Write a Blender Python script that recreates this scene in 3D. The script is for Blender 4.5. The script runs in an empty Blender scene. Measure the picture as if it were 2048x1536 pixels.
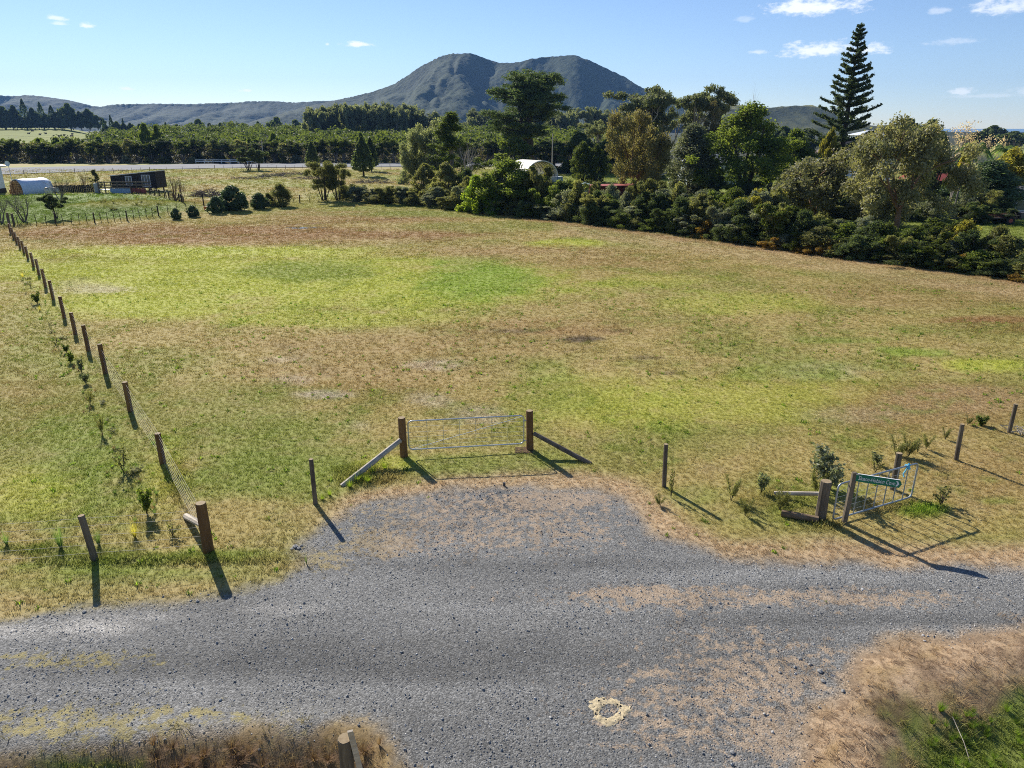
import bpy, bmesh, math, random
import numpy as np
from mathutils import Vector, Matrix, Quaternion

# ---------------------------------------------------------------- camera, sky, sun, exposure
scn = bpy.context.scene
COL = scn.collection
R = math.radians
CAM_H, PITCH, FPX = 9.5, R(19.8), 1420.0        # drone height, downward tilt, focal length in photo pixels
cam_d = bpy.data.cameras.new('camera'); cam = bpy.data.objects.new('camera', cam_d); COL.objects.link(cam)
cam.location = (0, 0, CAM_H); cam.rotation_euler = (R(90) - PITCH, 0, 0)
cam_d.sensor_width = 36; cam_d.lens = 36 * FPX / 2048; cam_d.clip_start = 0.1; cam_d.clip_end = 40000
scn.camera = cam
SUN_EL, SUN_AZ = R(31.5), R(-32)                 # azimuth measured from +Y, negative = left of view
sun_dir = Vector((math.sin(SUN_AZ) * math.cos(SUN_EL), math.cos(SUN_AZ) * math.cos(SUN_EL), math.sin(SUN_EL)))
sl = bpy.data.lights.new('sun', 'SUN'); sl.energy = 4.6; sl.angle = R(0.53); sl.color = (1.0, 0.93, 0.82)
so = bpy.data.objects.new('sun', sl); COL.objects.link(so)
so.rotation_euler = sun_dir.to_track_quat('Z', 'Y').to_euler(); so.location = (-60, 100, 120)
scn.view_settings.view_transform = 'Standard'; scn.view_settings.look = 'None'
scn.view_settings.exposure = 0.82; scn.view_settings.gamma = 1.0; scn.view_settings.use_curve_mapping = False
scn.cycles.use_denoising = False; scn.cycles.denoiser = 'OPENIMAGEDENOISE'; scn.cycles.denoising_input_passes = 'RGB_ALBEDO_NORMAL'; scn.cycles.denoising_prefilter = 'ACCURATE'
scn.cycles.pixel_filter_type = 'BLACKMAN_HARRIS'; scn.cycles.filter_width = 1.0
scn.cycles.max_bounces = 6; scn.cycles.diffuse_bounces = 2; scn.cycles.glossy_bounces = 2
scn.cycles.transmission_bounces = 3; scn.cycles.volume_bounces = 0; scn.cycles.transparent_max_bounces = 4
scn.cycles.sample_clamp_indirect = 4.0

# pixel (of the 2048 x 1536 photograph) -> world
cp, sp = math.cos(PITCH), math.sin(PITCH)
def ray(px, py):
    u, v = (px - 1024) / FPX, (768 - py) / FPX
    return (u, cp + v * sp, -sp + v * cp)
def G(px, py, z=0.0):
    d = ray(px, py); t = (z - CAM_H) / d[2]
    return Vector((d[0] * t, d[1] * t, z))
def at_depth(px, py, Y):
    d = ray(px, py); t = Y / d[1]
    return Vector((d[0] * t, Y, CAM_H + d[2] * t))
def proj(X, Y, Z=0.0):
    zc = Y * cp + (CAM_H - Z) * sp
    zc = np.maximum(zc, 0.3)
    v = (-(CAM_H - Z) * cp + Y * sp) / zc
    return 1024 + FPX * X / zc, 768 - FPX * v

# ---------------------------------------------------------------- node helpers
class NT:
    def __init__(s, tree): s.t = tree; s.L = tree.links
    def n(s, typ, **kw):
        nd = s.t.nodes.new(typ)
        for k, v in kw.items(): setattr(nd, k, v)
        return nd
    def put(s, sock, v):
        if isinstance(v, bpy.types.NodeSocket): s.L.new(v, sock)
        elif v is not None:
            if isinstance(v, tuple) and sock.type == 'RGBA' and len(v) == 3: v = (*v, 1)
            sock.default_value = v
    def m(s, op, a, b=None, c=None, clamp=False):
        nd = s.n('ShaderNodeMath', operation=op, use_clamp=clamp)
        for i, x in enumerate((a, b, c)):
            if x is not None: s.put(nd.inputs[i], x)
        return nd.outputs[0]
    def mix(s, f, a, b, mode='MIX'):
        nd = s.n('ShaderNodeMix', data_type='RGBA', blend_type=mode)
        s.put(nd.inputs[0], f); s.put(nd.inputs[6], a); s.put(nd.inputs[7], b)
        return nd.outputs[2]
    def ss(s, x, lo, hi):
        nd = s.n('ShaderNodeMapRange', interpolation_type='SMOOTHSTEP')
        s.put(nd.inputs[0], x); nd.inputs[1].default_value = lo; nd.inputs[2].default_value = hi
        return nd.outputs[0]
    def noise(s, vec, scale, detail=3, rough=0.55, dist=0.0):
        nd = s.n('ShaderNodeTexNoise'); s.put(nd.inputs['Vector'], vec)
        nd.inputs['Scale'].default_value = scale; nd.inputs['Detail'].default_value = detail
        nd.inputs['Roughness'].default_value = rough; nd.inputs['Distortion'].default_value = dist
        return nd.outputs['Fac']
    def scaled(s, vec, k):
        nd = s.n('ShaderNodeVectorMath', operation='MULTIPLY'); s.put(nd.inputs[0], vec); nd.inputs[1].default_value = k
        return nd.outputs[0]

# ---------------------------------------------------------------- world: daylight sky with a few fair-weather clouds
SKY = 0.067
w = bpy.data.worlds.new('World'); scn.world = w; w.use_nodes = True
t = NT(w.node_tree); t.t.nodes.clear()
sky = t.n('ShaderNodeTexSky', sky_type='NISHITA'); sky.sun_disc = False
sky.sun_elevation = SUN_EL; sky.sun_rotation = SUN_AZ; sky.altitude = 1500
sky.air_density = 1.0; sky.dust_density = 0.12; sky.ozone_density = 2.2
tc = t.n('ShaderNodeTexCoord'); sep = t.n('ShaderNodeSeparateXYZ'); t.L.new(tc.outputs['Generated'], sep.inputs[0])
az = t.m('ARCTAN2', sep.outputs[0], sep.outputs[1]); el = t.m('ARCSINE', sep.outputs[2])
dome = t.n('ShaderNodeCombineXYZ'); t.L.new(az, dome.inputs[0]); t.L.new(t.m('MULTIPLY', el, 2.2), dome.inputs[1])
nz = t.noise(dome.outputs[0], 42, 5, 0.62); nz2 = t.noise(dome.outputs[0], 130, 4, 0.6)
nn = t.m('ADD', t.m('MULTIPLY', t.m('SUBTRACT', nz, 0.5), 2.1), t.m('MULTIPLY', t.m('SUBTRACT', nz2, 0.5), 0.9))
cloud = None
for (cx, cy, rx, ry, k) in [(1625, 17, 104, 24, 1), (1640, 101, 88, 20, 1), (1752, 99, 32, 15, .95), (1515, 104, 22, 7, .6),
                            (2012, 14, 70, 20, .8), (1898, 84, 52, 10, .35), (1878, 22, 30, 9, .4), (718, 89, 40, 9, 1), (655, 89, 5, 4, .6),
                            (115, 36, 19, 6, .75), (116, 48, 18, 5, .6), (175, 53, 20, 7, .85), (253, 178, 15, 5, .9), (495, 181, 17, 5, .8),
                            (1925, 184, 26, 9, .7), (180, 201, 14, 4, .6), (1970, 192, 90, 6, .3), (2060, 185, 40, 14, .4), (1490, 40, 26, 8, .3),
                            (-320, 60, 70, 16, .8), (2400, 90, 90, 18, .8)]:
    d = Vector(ray(cx, cy)).normalized()
    a0, e0 = math.atan2(d.x, d.y), math.asin(d.z); sc = 1 / (FPX * 1.06)
    du = t.m('DIVIDE', t.m('SUBTRACT', az, a0), rx * sc); dv = t.m('DIVIDE', t.m('SUBTRACT', el, e0), ry * sc)
    dv = t.m('MAXIMUM', dv, t.m('MULTIPLY', dv, -1.5))
    dd = t.m('SQRT', t.m('ADD', t.m('MULTIPLY', du, du), t.m('MULTIPLY', dv, dv)))
    mk = t.m('MULTIPLY', t.ss(t.m('SUBTRACT', t.m('ADD', nn, 0.92), dd), 0.0, 0.75), k)
    cloud = mk if cloud is None else t.m('MAXIMUM', cloud, mk)
skyhue = t.mix(1.0, sky.outputs[0], (0.92, 0.96, 1.09, 1), 'MULTIPLY')
cloudy = t.mix(t.m('MULTIPLY', cloud, 0.85), skyhue, (10.5, 10.7, 11.0, 1))
bg = t.n('ShaderNodeBackground'); t.L.new(skyhue, bg.inputs[0]); bg.inputs[1].default_value = SKY
bg2 = t.n('ShaderNodeBackground'); t.L.new(cloudy, bg2.inputs[0]); bg2.inputs[1].default_value = SKY
band = t.m('MULTIPLY', t.m('GREATER_THAN', el, 0.0), t.m('LESS_THAN', el, 0.24))      # clouds stand low, only look for them there
mxs = t.n('ShaderNodeMixShader'); t.L.new(band, mxs.inputs[0]); t.L.new(bg.outputs[0], mxs.inputs[1]); t.L.new(bg2.outputs[0], mxs.inputs[2])
wo = t.n('ShaderNodeOutputWorld'); t.L.new(mxs.outputs[0], wo.inputs[0])
w.cycles.sampling_method = 'MANUAL'; w.cycles.sample_map_resolution = 512

# ---------------------------------------------------------------- numpy noise
def _hash(ix, iy, seed):
    h = (ix * 374761393 + iy * 668265263 + seed * 974634777) & 0xffffffff
    h = ((h ^ (h >> 13)) * 1274126177) & 0xffffffff
    return ((h ^ (h >> 16)) & 0xffff) / 65535.0
def vnoise(x, y, seed=0):
    x = np.asarray(x, float); y = np.asarray(y, float)
    ix = np.floor(x).astype(np.int64); iy = np.floor(y).astype(np.int64); fx = x - ix; fy = y - iy
    fx = fx * fx * (3 - 2 * fx); fy = fy * fy * (3 - 2 * fy)
    a = _hash(ix, iy, seed); b = _hash(ix + 1, iy, seed); c = _hash(ix, iy + 1, seed); d = _hash(ix + 1, iy + 1, seed)
    return (a * (1 - fx) + b * fx) * (1 - fy) + (c * (1 - fx) + d * fx) * fy
def fbm(x, y, seed=0, oct=4, gain=0.5):
    v = 0; a = 1; s = 0
    for o in range(oct):
        v = v + a * vnoise(x, y, seed + o * 17); s += a; a *= gain; x = x * 2.03 + 5.1; y = y * 2.03 + 1.7
    return v / s
def sstep(lo, hi, x):
    q = np.clip((x - lo) / (hi - lo), 0, 1); return q * q * (3 - 2 * q)

# ---------------------------------------------------------------- object helpers
def link(o, parent=None):
    COL.objects.link(o)
    if parent: o.parent = parent
    return o
def tag(o, label=None, cat=None, group=None, kind=None):
    if label: o['label'] = label
    if cat: o['category'] = cat
    if group: o['group'] = group
    if kind: o['kind'] = kind
    return o
def empty(name, loc, rz=0.0):
    o = bpy.data.objects.new(name, None); COL.objects.link(o); o.location = loc; o.rotation_euler = (0, 0, rz); o.empty_display_size = .2
    return o
def mesh_np(name, V, F, mats=(), attrs=None, smooth=False):
    V = np.asarray(V, np.float32); F = np.asarray(F, np.int32); k = F.shape[1]
    me = bpy.data.meshes.new(name)
    me.vertices.add(len(V)); me.vertices.foreach_set('co', V.ravel())
    me.loops.add(F.size); me.loops.foreach_set('vertex_index', F.ravel())
    me.polygons.add(len(F)); me.polygons.foreach_set('loop_start', np.arange(0, F.size, k, dtype=np.int32))
    if smooth: me.polygons.foreach_set('use_smooth', np.ones(len(F), bool))
    for m_ in mats: me.materials.append(m_)
    for an, av in (attrs or {}).items():
        av = np.asarray(av, np.float32)
        if av.ndim == 2:
            a = me.attributes.new(an, 'FLOAT_COLOR', 'POINT'); a.data.foreach_set('color', np.c_[av, np.ones(len(av))].astype(np.float32).ravel())
        else:
            a = me.attributes.new(an, 'FLOAT', 'POINT'); a.data.foreach_set('value', av)
    me.update(calc_edges=True)
    return me
class MB:
    """collects shapes of ONE part, then builds one mesh object"""
    def __init__(s): s.v = []; s.f = []
    def add(s, vs, fs):
        b = len(s.v); s.v += [tuple(q) for q in vs]; s.f += [tuple(b + i for i in q) for q in fs]; return s
    def box(s, c, d, rot=None):
        x, y, z = d[0] / 2, d[1] / 2, d[2] / 2
        vs = [Vector(q) for q in ((-x, -y, -z), (x, -y, -z), (x, y, -z), (-x, y, -z), (-x, -y, z), (x, -y, z), (x, y, z), (-x, y, z))]
        if rot is not None: vs = [rot @ q for q in vs]
        c = Vector(c)
        return s.add([q + c for q in vs], [(0, 3, 2, 1), (4, 5, 6, 7), (0, 1, 5, 4), (1, 2, 6, 5), (2, 3, 7, 6), (3, 0, 4, 7)])
    def tube(s, pts, rad, k=6, cap=True):
        pts = [Vector(p) for p in pts]
        if not hasattr(rad, '__len__'): rad = [rad] * len(pts)
        rings = []
        for i, p in enumerate(pts):
            d = (pts[min(i + 1, len(pts) - 1)] - pts[max(i - 1, 0)]).normalized()
            a = d.orthogonal().normalized() if i == 0 else (rings[-1][1] - d * rings[-1][1].dot(d)).normalized()
            b = d.cross(a); rings.append((p, a, b, rad[i]))
        vs = []; fs = []
        for p, a, b, r in rings:
            for j in range(k):
                q = 2 * math.pi * j / k; vs.append(p + (a * math.cos(q) + b * math.sin(q)) * r)
        for i in range(len(rings) - 1):
            for j in range(k):
                j2 = (j + 1) % k; fs.append((i * k + j, i * k + j2, (i + 1) * k + j2, (i + 1) * k + j))
        if cap: fs.append(tuple(range(k - 1, -1, -1))); fs.append(tuple((len(rings) - 1) * k + j for j in range(k)))
        return s.add(vs, fs)
    def beam(s, a, b, w, h):
        a, b = Vector(a), Vector(b); d = b - a
        q = d.to_track_quat('X', 'Z').to_matrix()
        return s.box((a + b) / 2, (d.length, w, h), q)
    def prism(s, outline, ax, depth, org=(0, 0, 0)):
        """outline in 2D (u,v) -> extruded along ax ('x': u=y,v=z ; 'y': u=x,v=z)"""
        n = len(outline); o = Vector(org)
        def P(u, v, w_): return o + (Vector((w_, u, v)) if ax == 'x' else Vector((u, w_, v)) if ax == 'y' else Vector((u, v, w_)))
        vs = [P(u, v, 0) for u, v in outline] + [P(u, v, depth) for u, v in outline]
        fs = [tuple(range(n)), tuple(range(2 * n - 1, n - 1, -1))] + [(i, i + n, (i + 1) % n + n, (i + 1) % n) for i in range(n)]
        return s.add(vs, fs)
    def mesh(s, name, mat, smooth=False):
        me = bpy.data.meshes.new(name); me.from_pydata(s.v, [], s.f)
        bm = bmesh.new(); bm.from_mesh(me); bmesh.ops.recalc_face_normals(bm, faces=bm.faces[:]); bm.to_mesh(me); bm.free()
        if mat: me.materials.append(mat)
        if smooth:
            for p in me.polygons: p.use_smooth = True
        return me
    def build(s, name, mat, parent=None, smooth=False, loc=None):
        o = bpy.data.objects.new(name, s.mesh(name, mat, smooth)); link(o, parent)
        if loc is not None: o.location = loc
        return o
def obj(name, me, parent=None, loc=(0, 0, 0), rz=0.0, scale=(1, 1, 1)):
    o = bpy.data.objects.new(name, me); link(o, parent); o.location = loc; o.rotation_euler = (0, 0, rz); o.scale = scale
    return o

# ---------------------------------------------------------------- materials
M = {}
def newmat(name):
    m_ = bpy.data.materials.new(name); m_.use_nodes = True; t = NT(m_.node_tree); t.t.nodes.clear()
    out = t.n('ShaderNodeOutputMaterial'); return m_, t, out
def bsdf(t, out, col, rough=.7, metal=0.0, spec=.35, normal=None):
    b = t.n('ShaderNodeBsdfPrincipled'); t.put(b.inputs['Base Color'], col); t.put(b.inputs['Roughness'], rough)
    t.put(b.inputs['Metallic'], metal); t.put(b.inputs['Specular IOR Level'], spec)
    if normal is not None: t.L.new(normal, b.inputs['Normal'])
    t.L.new(b.outputs[0], out.inputs[0]); return b
def bump(t, h, strength, dist):
    b = t.n('ShaderNodeBump'); b.inputs['Strength'].default_value = strength; b.inputs['Distance'].default_value = dist
    t.L.new(h, b.inputs['Height']); return b.outputs[0]
def solid(name, c1, c2, scale=3.0, rough=.7, metal=0.0, stretch=(1, 1, 1), bmp=0.3, bd=.01, spec=.3):
    m_, t, out = newmat(name); tc = t.n('ShaderNodeTexCoord'); oi = t.n('ShaderNodeObjectInfo')
    off = t.n('ShaderNodeVectorMath', operation='ADD'); t.L.new(tc.outputs['Object'], off.inputs[0])
    cmb = t.m('MULTIPLY', oi.outputs['Random'], 37.0); t.L.new(cmb, off.inputs[1])
    v = t.scaled(off.outputs[0], stretch); n1 = t.noise(v, scale, 5, .6); n2 = t.noise(v, scale * 6, 3, .6)
    f = t.m('ADD', t.m('MULTIPLY', n1, .7), t.m('MULTIPLY', n2, .3))
    col = t.mix(t.ss(f, .34, .66), c1, c2)
    bsdf(t, out, col, rough, metal, spec, bump(t, f, bmp, bd) if bmp else None); M[name] = m_; return m_
solid('post_brown', (.115, .058, .022), (.21, .115, .045), 5, .8, stretch=(1, 1, .16), bmp=.6)
solid('post_grey', (.075, .06, .045), (.19, .155, .11), 6, .85, stretch=(1, 1, .15), bmp=.7)
solid('post_end', (.26, .19, .11), (.36, .28, .17), 12, .85)
solid('pole_pale', (.34, .29, .23), (.55, .49, .40), 5, .8, stretch=(.15, 1, 1), bmp=.5)
solid('log_brown', (.14, .09, .05), (.27, .19, .12), 5, .85, stretch=(.2, 1, 1), bmp=.6)
solid('galv', (.42, .46, .49), (.58, .62, .65), 20, .38, .75, bmp=.05)
solid('galv_dull', (.30, .34, .37), (.45, .49, .52), 20, .5, .6, bmp=.05)
solid('wire', (.46, .43, .36), (.56, .53, .46), 8, .9, 0, bmp=0, spec=.1)
solid('sign_green', (.006, .155, .085), (.010, .185, .105), 6, .35, bmp=0)
solid('white_paint', (.72, .73, .74), (.82, .82, .82), 3, .5, bmp=.05)
solid('rope_blue', (.10, .42, .62), (.20, .58, .75), 30, .7)
solid('tarp_white', (.52, .60, .74), (.72, .78, .88), 1.2, .45, bmp=.4, bd=.06)
solid('firewood', (.42, .20, .07), (.68, .38, .16), 9, .8, bmp=.5)
solid('dark_clad', (.014, .013, .013), (.028, .026, .025), 4, .6, bmp=.1)
solid('roof_white', (.62, .66, .72), (.74, .77, .80), 2, .4, bmp=0)
solid('corr_blue', (.20, .30, .42), (.34, .44, .56), 4, .5, bmp=.2)
solid('corr_red', (.24, .05, .04), (.36, .09, .07), 4, .6, bmp=.2)
solid('iron_red', (.28, .055, .04), (.42, .10, .075), 3, .6, bmp=.2)
solid('iron_grey', (.24, .25, .26), (.38, .39, .40), 3, .5, bmp=.2)
solid('timber', (.20, .14, .09), (.38, .28, .19), 4, .85, bmp=.4)
solid('dark_timber', (.03, .024, .018), (.07, .055, .04), 4, .9, bmp=.4)
solid('house_wall', (.52, .58, .62), (.62, .68, .72), 2, .6, bmp=.05)
solid('roof_brown', (.13, .095, .085), (.19, .14, .125), 3, .8, bmp=.3)
solid('roof_dark', (.085, .085, .09), (.15, .15, .155), 2, .7, bmp=.2)
solid('tank_green', (.34, .46, .42), (.42, .54, .49), 2, .5, bmp=.05)
solid('fabric_cream', (.62, .60, .53), (.74, .72, .66), 2, .6, bmp=.1)
solid('steel_dark', (.06, .06, .065), (.11, .11, .115), 5, .5, .3, bmp=.1)
solid('rust', (.10, .035, .02), (.24, .09, .045), 8, .85, bmp=.4)
solid('rubber', (.015, .015, .015), (.03, .03, .03), 8, .8)
solid('wool', (.52, .46, .36), (.72, .66, .55), 14, .95, bmp=.8, bd=.03)
solid('cow_black', (.012, .010, .009), (.05, .03, .02), 2, .7)
solid('bucket_orange', (.62, .17, .03), (.75, .24, .05), 3, .5)
solid('bark_grey', (.10, .085, .07), (.24, .21, .18), 4, .9, stretch=(1, 1, .3), bmp=.6)
solid('bark_dark', (.035, .028, .02), (.085, .065, .048), 4, .9, stretch=(1, 1, .3), bmp=.6)
solid('bark_pale', (.24, .20, .16), (.46, .41, .35), 3, .85, stretch=(1, 1, .3), bmp=.4)
solid('bark_brown', (.13, .075, .045), (.24, .15, .095), 4, .9, stretch=(1, 1, .3), bmp=.5)
solid('sand', (.44, .36, .22), (.62, .52, .34), 30, .95, bmp=.8, bd=.02)
solid('soil', (.05, .028, .016), (.14, .08, .045), 9, .95, bmp=.9, bd=.04)
solid('brush', (.10, .07, .055), (.26, .20, .165), 9, .9)
solid('asphalt', (.20, .21, .225), (.27, .28, .29), 1.5, .95, bmp=.05, spec=.1)
solid('water', (.12, .14, .17), (.16, .18, .2), 2, .04, bmp=0, spec=.9)
m_, t, out = newmat('glass'); bsdf(t, out, (.10, .125, .135), .08, 0, .6); M['glass'] = m_

def leafmat(name, c1, c2, rough=.5, trans=.35, spec=.35, tint=1.25):
    m_, t, out = newmat(name); k_ = 2.4; c1 = tuple(q * k_ for q in c1); c2 = tuple(q * k_ for q in c2); rough = .45 + rough * .4; spec *= .45; trans += .17
    a = t.n('ShaderNodeAttribute', attribute_name='lv'); oi = t.n('ShaderNodeObjectInfo')
    f = t.m('ADD', t.m('MULTIPLY', a.outputs['Fac'], .8), t.m('MULTIPLY', oi.outputs['Random'], .2))
    col = t.mix(f, c1, c2)
    hs = t.n('ShaderNodeHueSaturation'); t.L.new(col, hs.inputs['Color'])
    t.put(hs.inputs['Value'], t.m('ADD', .84, t.m('MULTIPLY', oi.outputs['Random'], .32)))
    b = t.n('ShaderNodeBsdfPrincipled'); t.L.new(hs.outputs[0], b.inputs['Base Color']); b.inputs['Roughness'].default_value = rough
    b.inputs['Specular IOR Level'].default_value = spec
    tr = t.n('ShaderNodeBsdfTranslucent'); t.L.new(t.mix(1.0, hs.outputs[0], (tint, tint * 1.02, tint * .55), 'MULTIPLY'), tr.inputs[0])
    mx = t.n('ShaderNodeMixShader'); mx.inputs[0].default_value = trans
    t.L.new(b.outputs[0], mx.inputs[1]); t.L.new(tr.outputs[0], mx.inputs[2]); t.L.new(mx.outputs[0], out.inputs[0])
    M[name] = m_; return m_
leafmat('leaf_manuka', (.014, .022, .007), (.058, .070, .016))
leafmat('leaf_olive', (.038, .046, .020), (.135, .130, .048), .55)
leafmat('leaf_dark', (.018, .028, .013), (.064, .080, .030), .5)
leafmat('leaf_gum', (.040, .048, .028), (.130, .120, .062), .34, .26, .6)
leafmat('leaf_gumbrown', (.048, .048, .024), (.145, .118, .048), .36, .3, .55)
leafmat('leaf_greygreen', (.055, .065, .045), (.135, .140, .090), .42, .25, .5)
leafmat('leaf_bright', (.028, .058, .010), (.115, .160, .024), .5, .42)
leafmat('leaf_green', (.028, .046, .012), (.100, .118, .024), .5, .38)
leafmat('leaf_lime', (.040, .075, .011), (.150, .180, .024), .5, .45)
leafmat('leaf_yellow', (.050, .055, .013), (.150, .130, .024), .5, .4)
leafmat('leaf_pine', (.018, .034, .016), (.060, .078, .028), .5, .25)
leafmat('leaf_norfolk', (.016, .028, .016), (.052, .064, .026), .45, .2)
leafmat('leaf_rust', (.055, .042, .012), (.165, .098, .022), .6, .35)
leafmat('leaf_camellia', (.020, .038, .020), (.070, .095, .045), .25, .2, .7)
leafmat('leaf_pinkbare', (.20, .15, .12), (.36, .28, .22), .8, .3)
leafmat('leaf_euc', (.035, .048, .030), (.135, .140, .075), .45, .3, .45)
leafmat('leaf_bracken', (.07, .042, .026), (.20, .135, .085), .7, .2)
leafmat('leaf_tussock', (.10, .10, .02), (.34, .29, .07), .6, .45)
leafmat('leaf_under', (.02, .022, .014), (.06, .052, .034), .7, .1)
leafmat('leaf_flax', (.03, .06, .018), (.11, .15, .05), .4, .3, .6)

# grass / dry-stalk material that takes its colour from the ground it grows on
m_, t, out = newmat('grass_blade')
a = t.n('ShaderNodeAttribute', attribute_name='gcol', attribute_type='INSTANCER')
b_ = t.n('ShaderNodeAttribute', attribute_name='lv')
hs = t.n('ShaderNodeHueSaturation'); t.L.new(a.outputs['Color'], hs.inputs['Color'])
t.put(hs.inputs['Value'], t.m('ADD', 1.0, t.m('MULTIPLY', b_.outputs['Fac'], .55)))
df = t.n('ShaderNodeBsdfDiffuse'); t.L.new(hs.outputs[0], df.inputs[0])
tr = t.n('ShaderNodeBsdfTranslucent'); t.L.new(hs.outputs[0], tr.inputs[0])
mx = t.n('ShaderNodeMixShader'); mx.inputs[0].default_value = .42
t.L.new(df.outputs[0], mx.inputs[1]); t.L.new(tr.outputs[0], mx.inputs[2]); t.L.new(mx.outputs[0], out.inputs[0]); M['grass_blade'] = m_
m_, t, out = newmat('stone')
oi = t.n('ShaderNodeAttribute', attribute_name='srand', attribute_type='INSTANCER')
cr = t.n('ShaderNodeValToRGB'); t.L.new(oi.outputs['Fac'], cr.inputs[0])
e = cr.color_ramp.elements; e[0].color = (.13, .135, .135, 1); e[1].color = (.58, .57, .55, 1)
q = cr.color_ramp.elements.new(.55); q.color = (.25, .255, .255, 1)
q = cr.color_ramp.elements.new(.85); q.color = (.36, .355, .34, 1)
bsdf(t, out, cr.outputs[0], .75); M['stone'] = m_

# ---------------------------------------------------------------- the ground: one sheet out to the horizon
def poly_world(pts): return np.array([[G(*p).x, G(*p).y] for p in pts])
def inside_dist(X, Y, P):
    """signed distance to polygon, positive inside"""
    n = len(P); ins = np.zeros(X.shape, bool); D = np.full(X.shape, 1e9)
    for i in range(n):
        x1, y1 = P[i]; x2, y2 = P[(i + 1) % n]
        c = ((y1 > Y) != (y2 > Y)) & (X < (x2 - x1) * (Y - y1) / (y2 - y1 + 1e-12) + x1); ins ^= c
        dx, dy = x2 - x1, y2 - y1; q = np.clip(((X - x1) * dx + (Y - y1) * dy) / (dx * dx + dy * dy), 0, 1)
        D = np.minimum(D, np.hypot(X - x1 - q * dx, Y - y1 - q * dy))
    return np.where(ins, D, -D)
GRAVEL = poly_world([(-500, 1290), (0, 1235), (200, 1210), (400, 1186), (560, 1165), (625, 1130), (610, 1085), (660, 1045), (750, 1008), (880, 985),
                     (1000, 972), (1150, 970), (1250, 986), (1290, 1025), (1330, 1062), (1400, 1100), (1450, 1122), (1700, 1120),
                     (2048, 1128), (2600, 1140), (2600, 1262), (2048, 1268), (1830, 1276), (1720, 1330), (1660, 1420), (1610, 1530), (1590, 1640),
                     (830, 1640), (790, 1536), (730, 1478), (640, 1472), (480, 1480), (300, 1492), (0, 1510), (-500, 1520)])
DITCH_R = poly_world([(1760, 1395), (1850, 1385), (1950, 1355), (2048, 1330), (2400, 1280), (2600, 1700), (1700, 1700), (1740, 1520)])
BANK_L = poly_world([(-600, 1540), (0, 1530), (250, 1500), (480, 1485), (640, 1478), (740, 1500), (790, 1600), (760, 1900), (-600, 1900)])
def gh(X, Y):
    X = np.asarray(X, float); Y = np.asarray(Y, float)
    z = np.zeros(np.broadcast(X, Y).shape)
    near = (Y < 60)
    z = z + np.where(near, .05 * (fbm(X * .35, Y * .35, 3) - .5) + .035 * (fbm(X * 1.7, Y * 1.7, 8) - .5), 0)
    z = z + .35 * (fbm(X * .03, Y * .03, 5) - .5) * sstep(25, 60, Y)
    d = inside_dist(X, Y, DITCH_R); z = z - .30 * sstep(-.1, 1.2, d + .25 * (fbm(X * 2, Y * 2, 9) - .5)) + .05 * np.exp(-((d + .45) / .4) ** 2) * (X > 4)
    d2 = inside_dist(X, Y, BANK_L); z = z - .4 * sstep(-.2, 1.0, d2) + .07 * np.exp(-((d2 + .3) / .35) ** 2)
    for (px, py, rx, ry, h) in [(255, 420, 9.0, 6.5, 1.0), (1895, 432, 4.2, 3.4, 1.55), (70, 400, 6, 5, .5)]:
        c = G(px, py); z = z + h * np.exp(-((X - c.x) / rx) ** 2 - ((Y - c.y) / ry) ** 2)
    return z
def gz(x, y): return float(gh(np.array([x]), np.array([y]))[0])
C_ = {'tan': (.355, .285, .105), 'green': (.20, .255, .042), 'bgreen': (.215, .315, .036), 'ygreen': (.375, .395, .066), 'brown': (.33, .228, .098),
      'rbrown': (.285, .175, .072), 'straw': (.45, .325, .205), 'bare': (.47, .395, .31), 'dark': (.085, .062, .040), 'olive': (.27, .262, .072),
      'lush': (.135, .195, .028), 'gravel': (.162, .162, .156), 'bush': (.035, .042, .018), 'soil': (.12, .075, .045), 'moss': (.33, .27, .07), 'past': (.26, .30, .06)}
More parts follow.
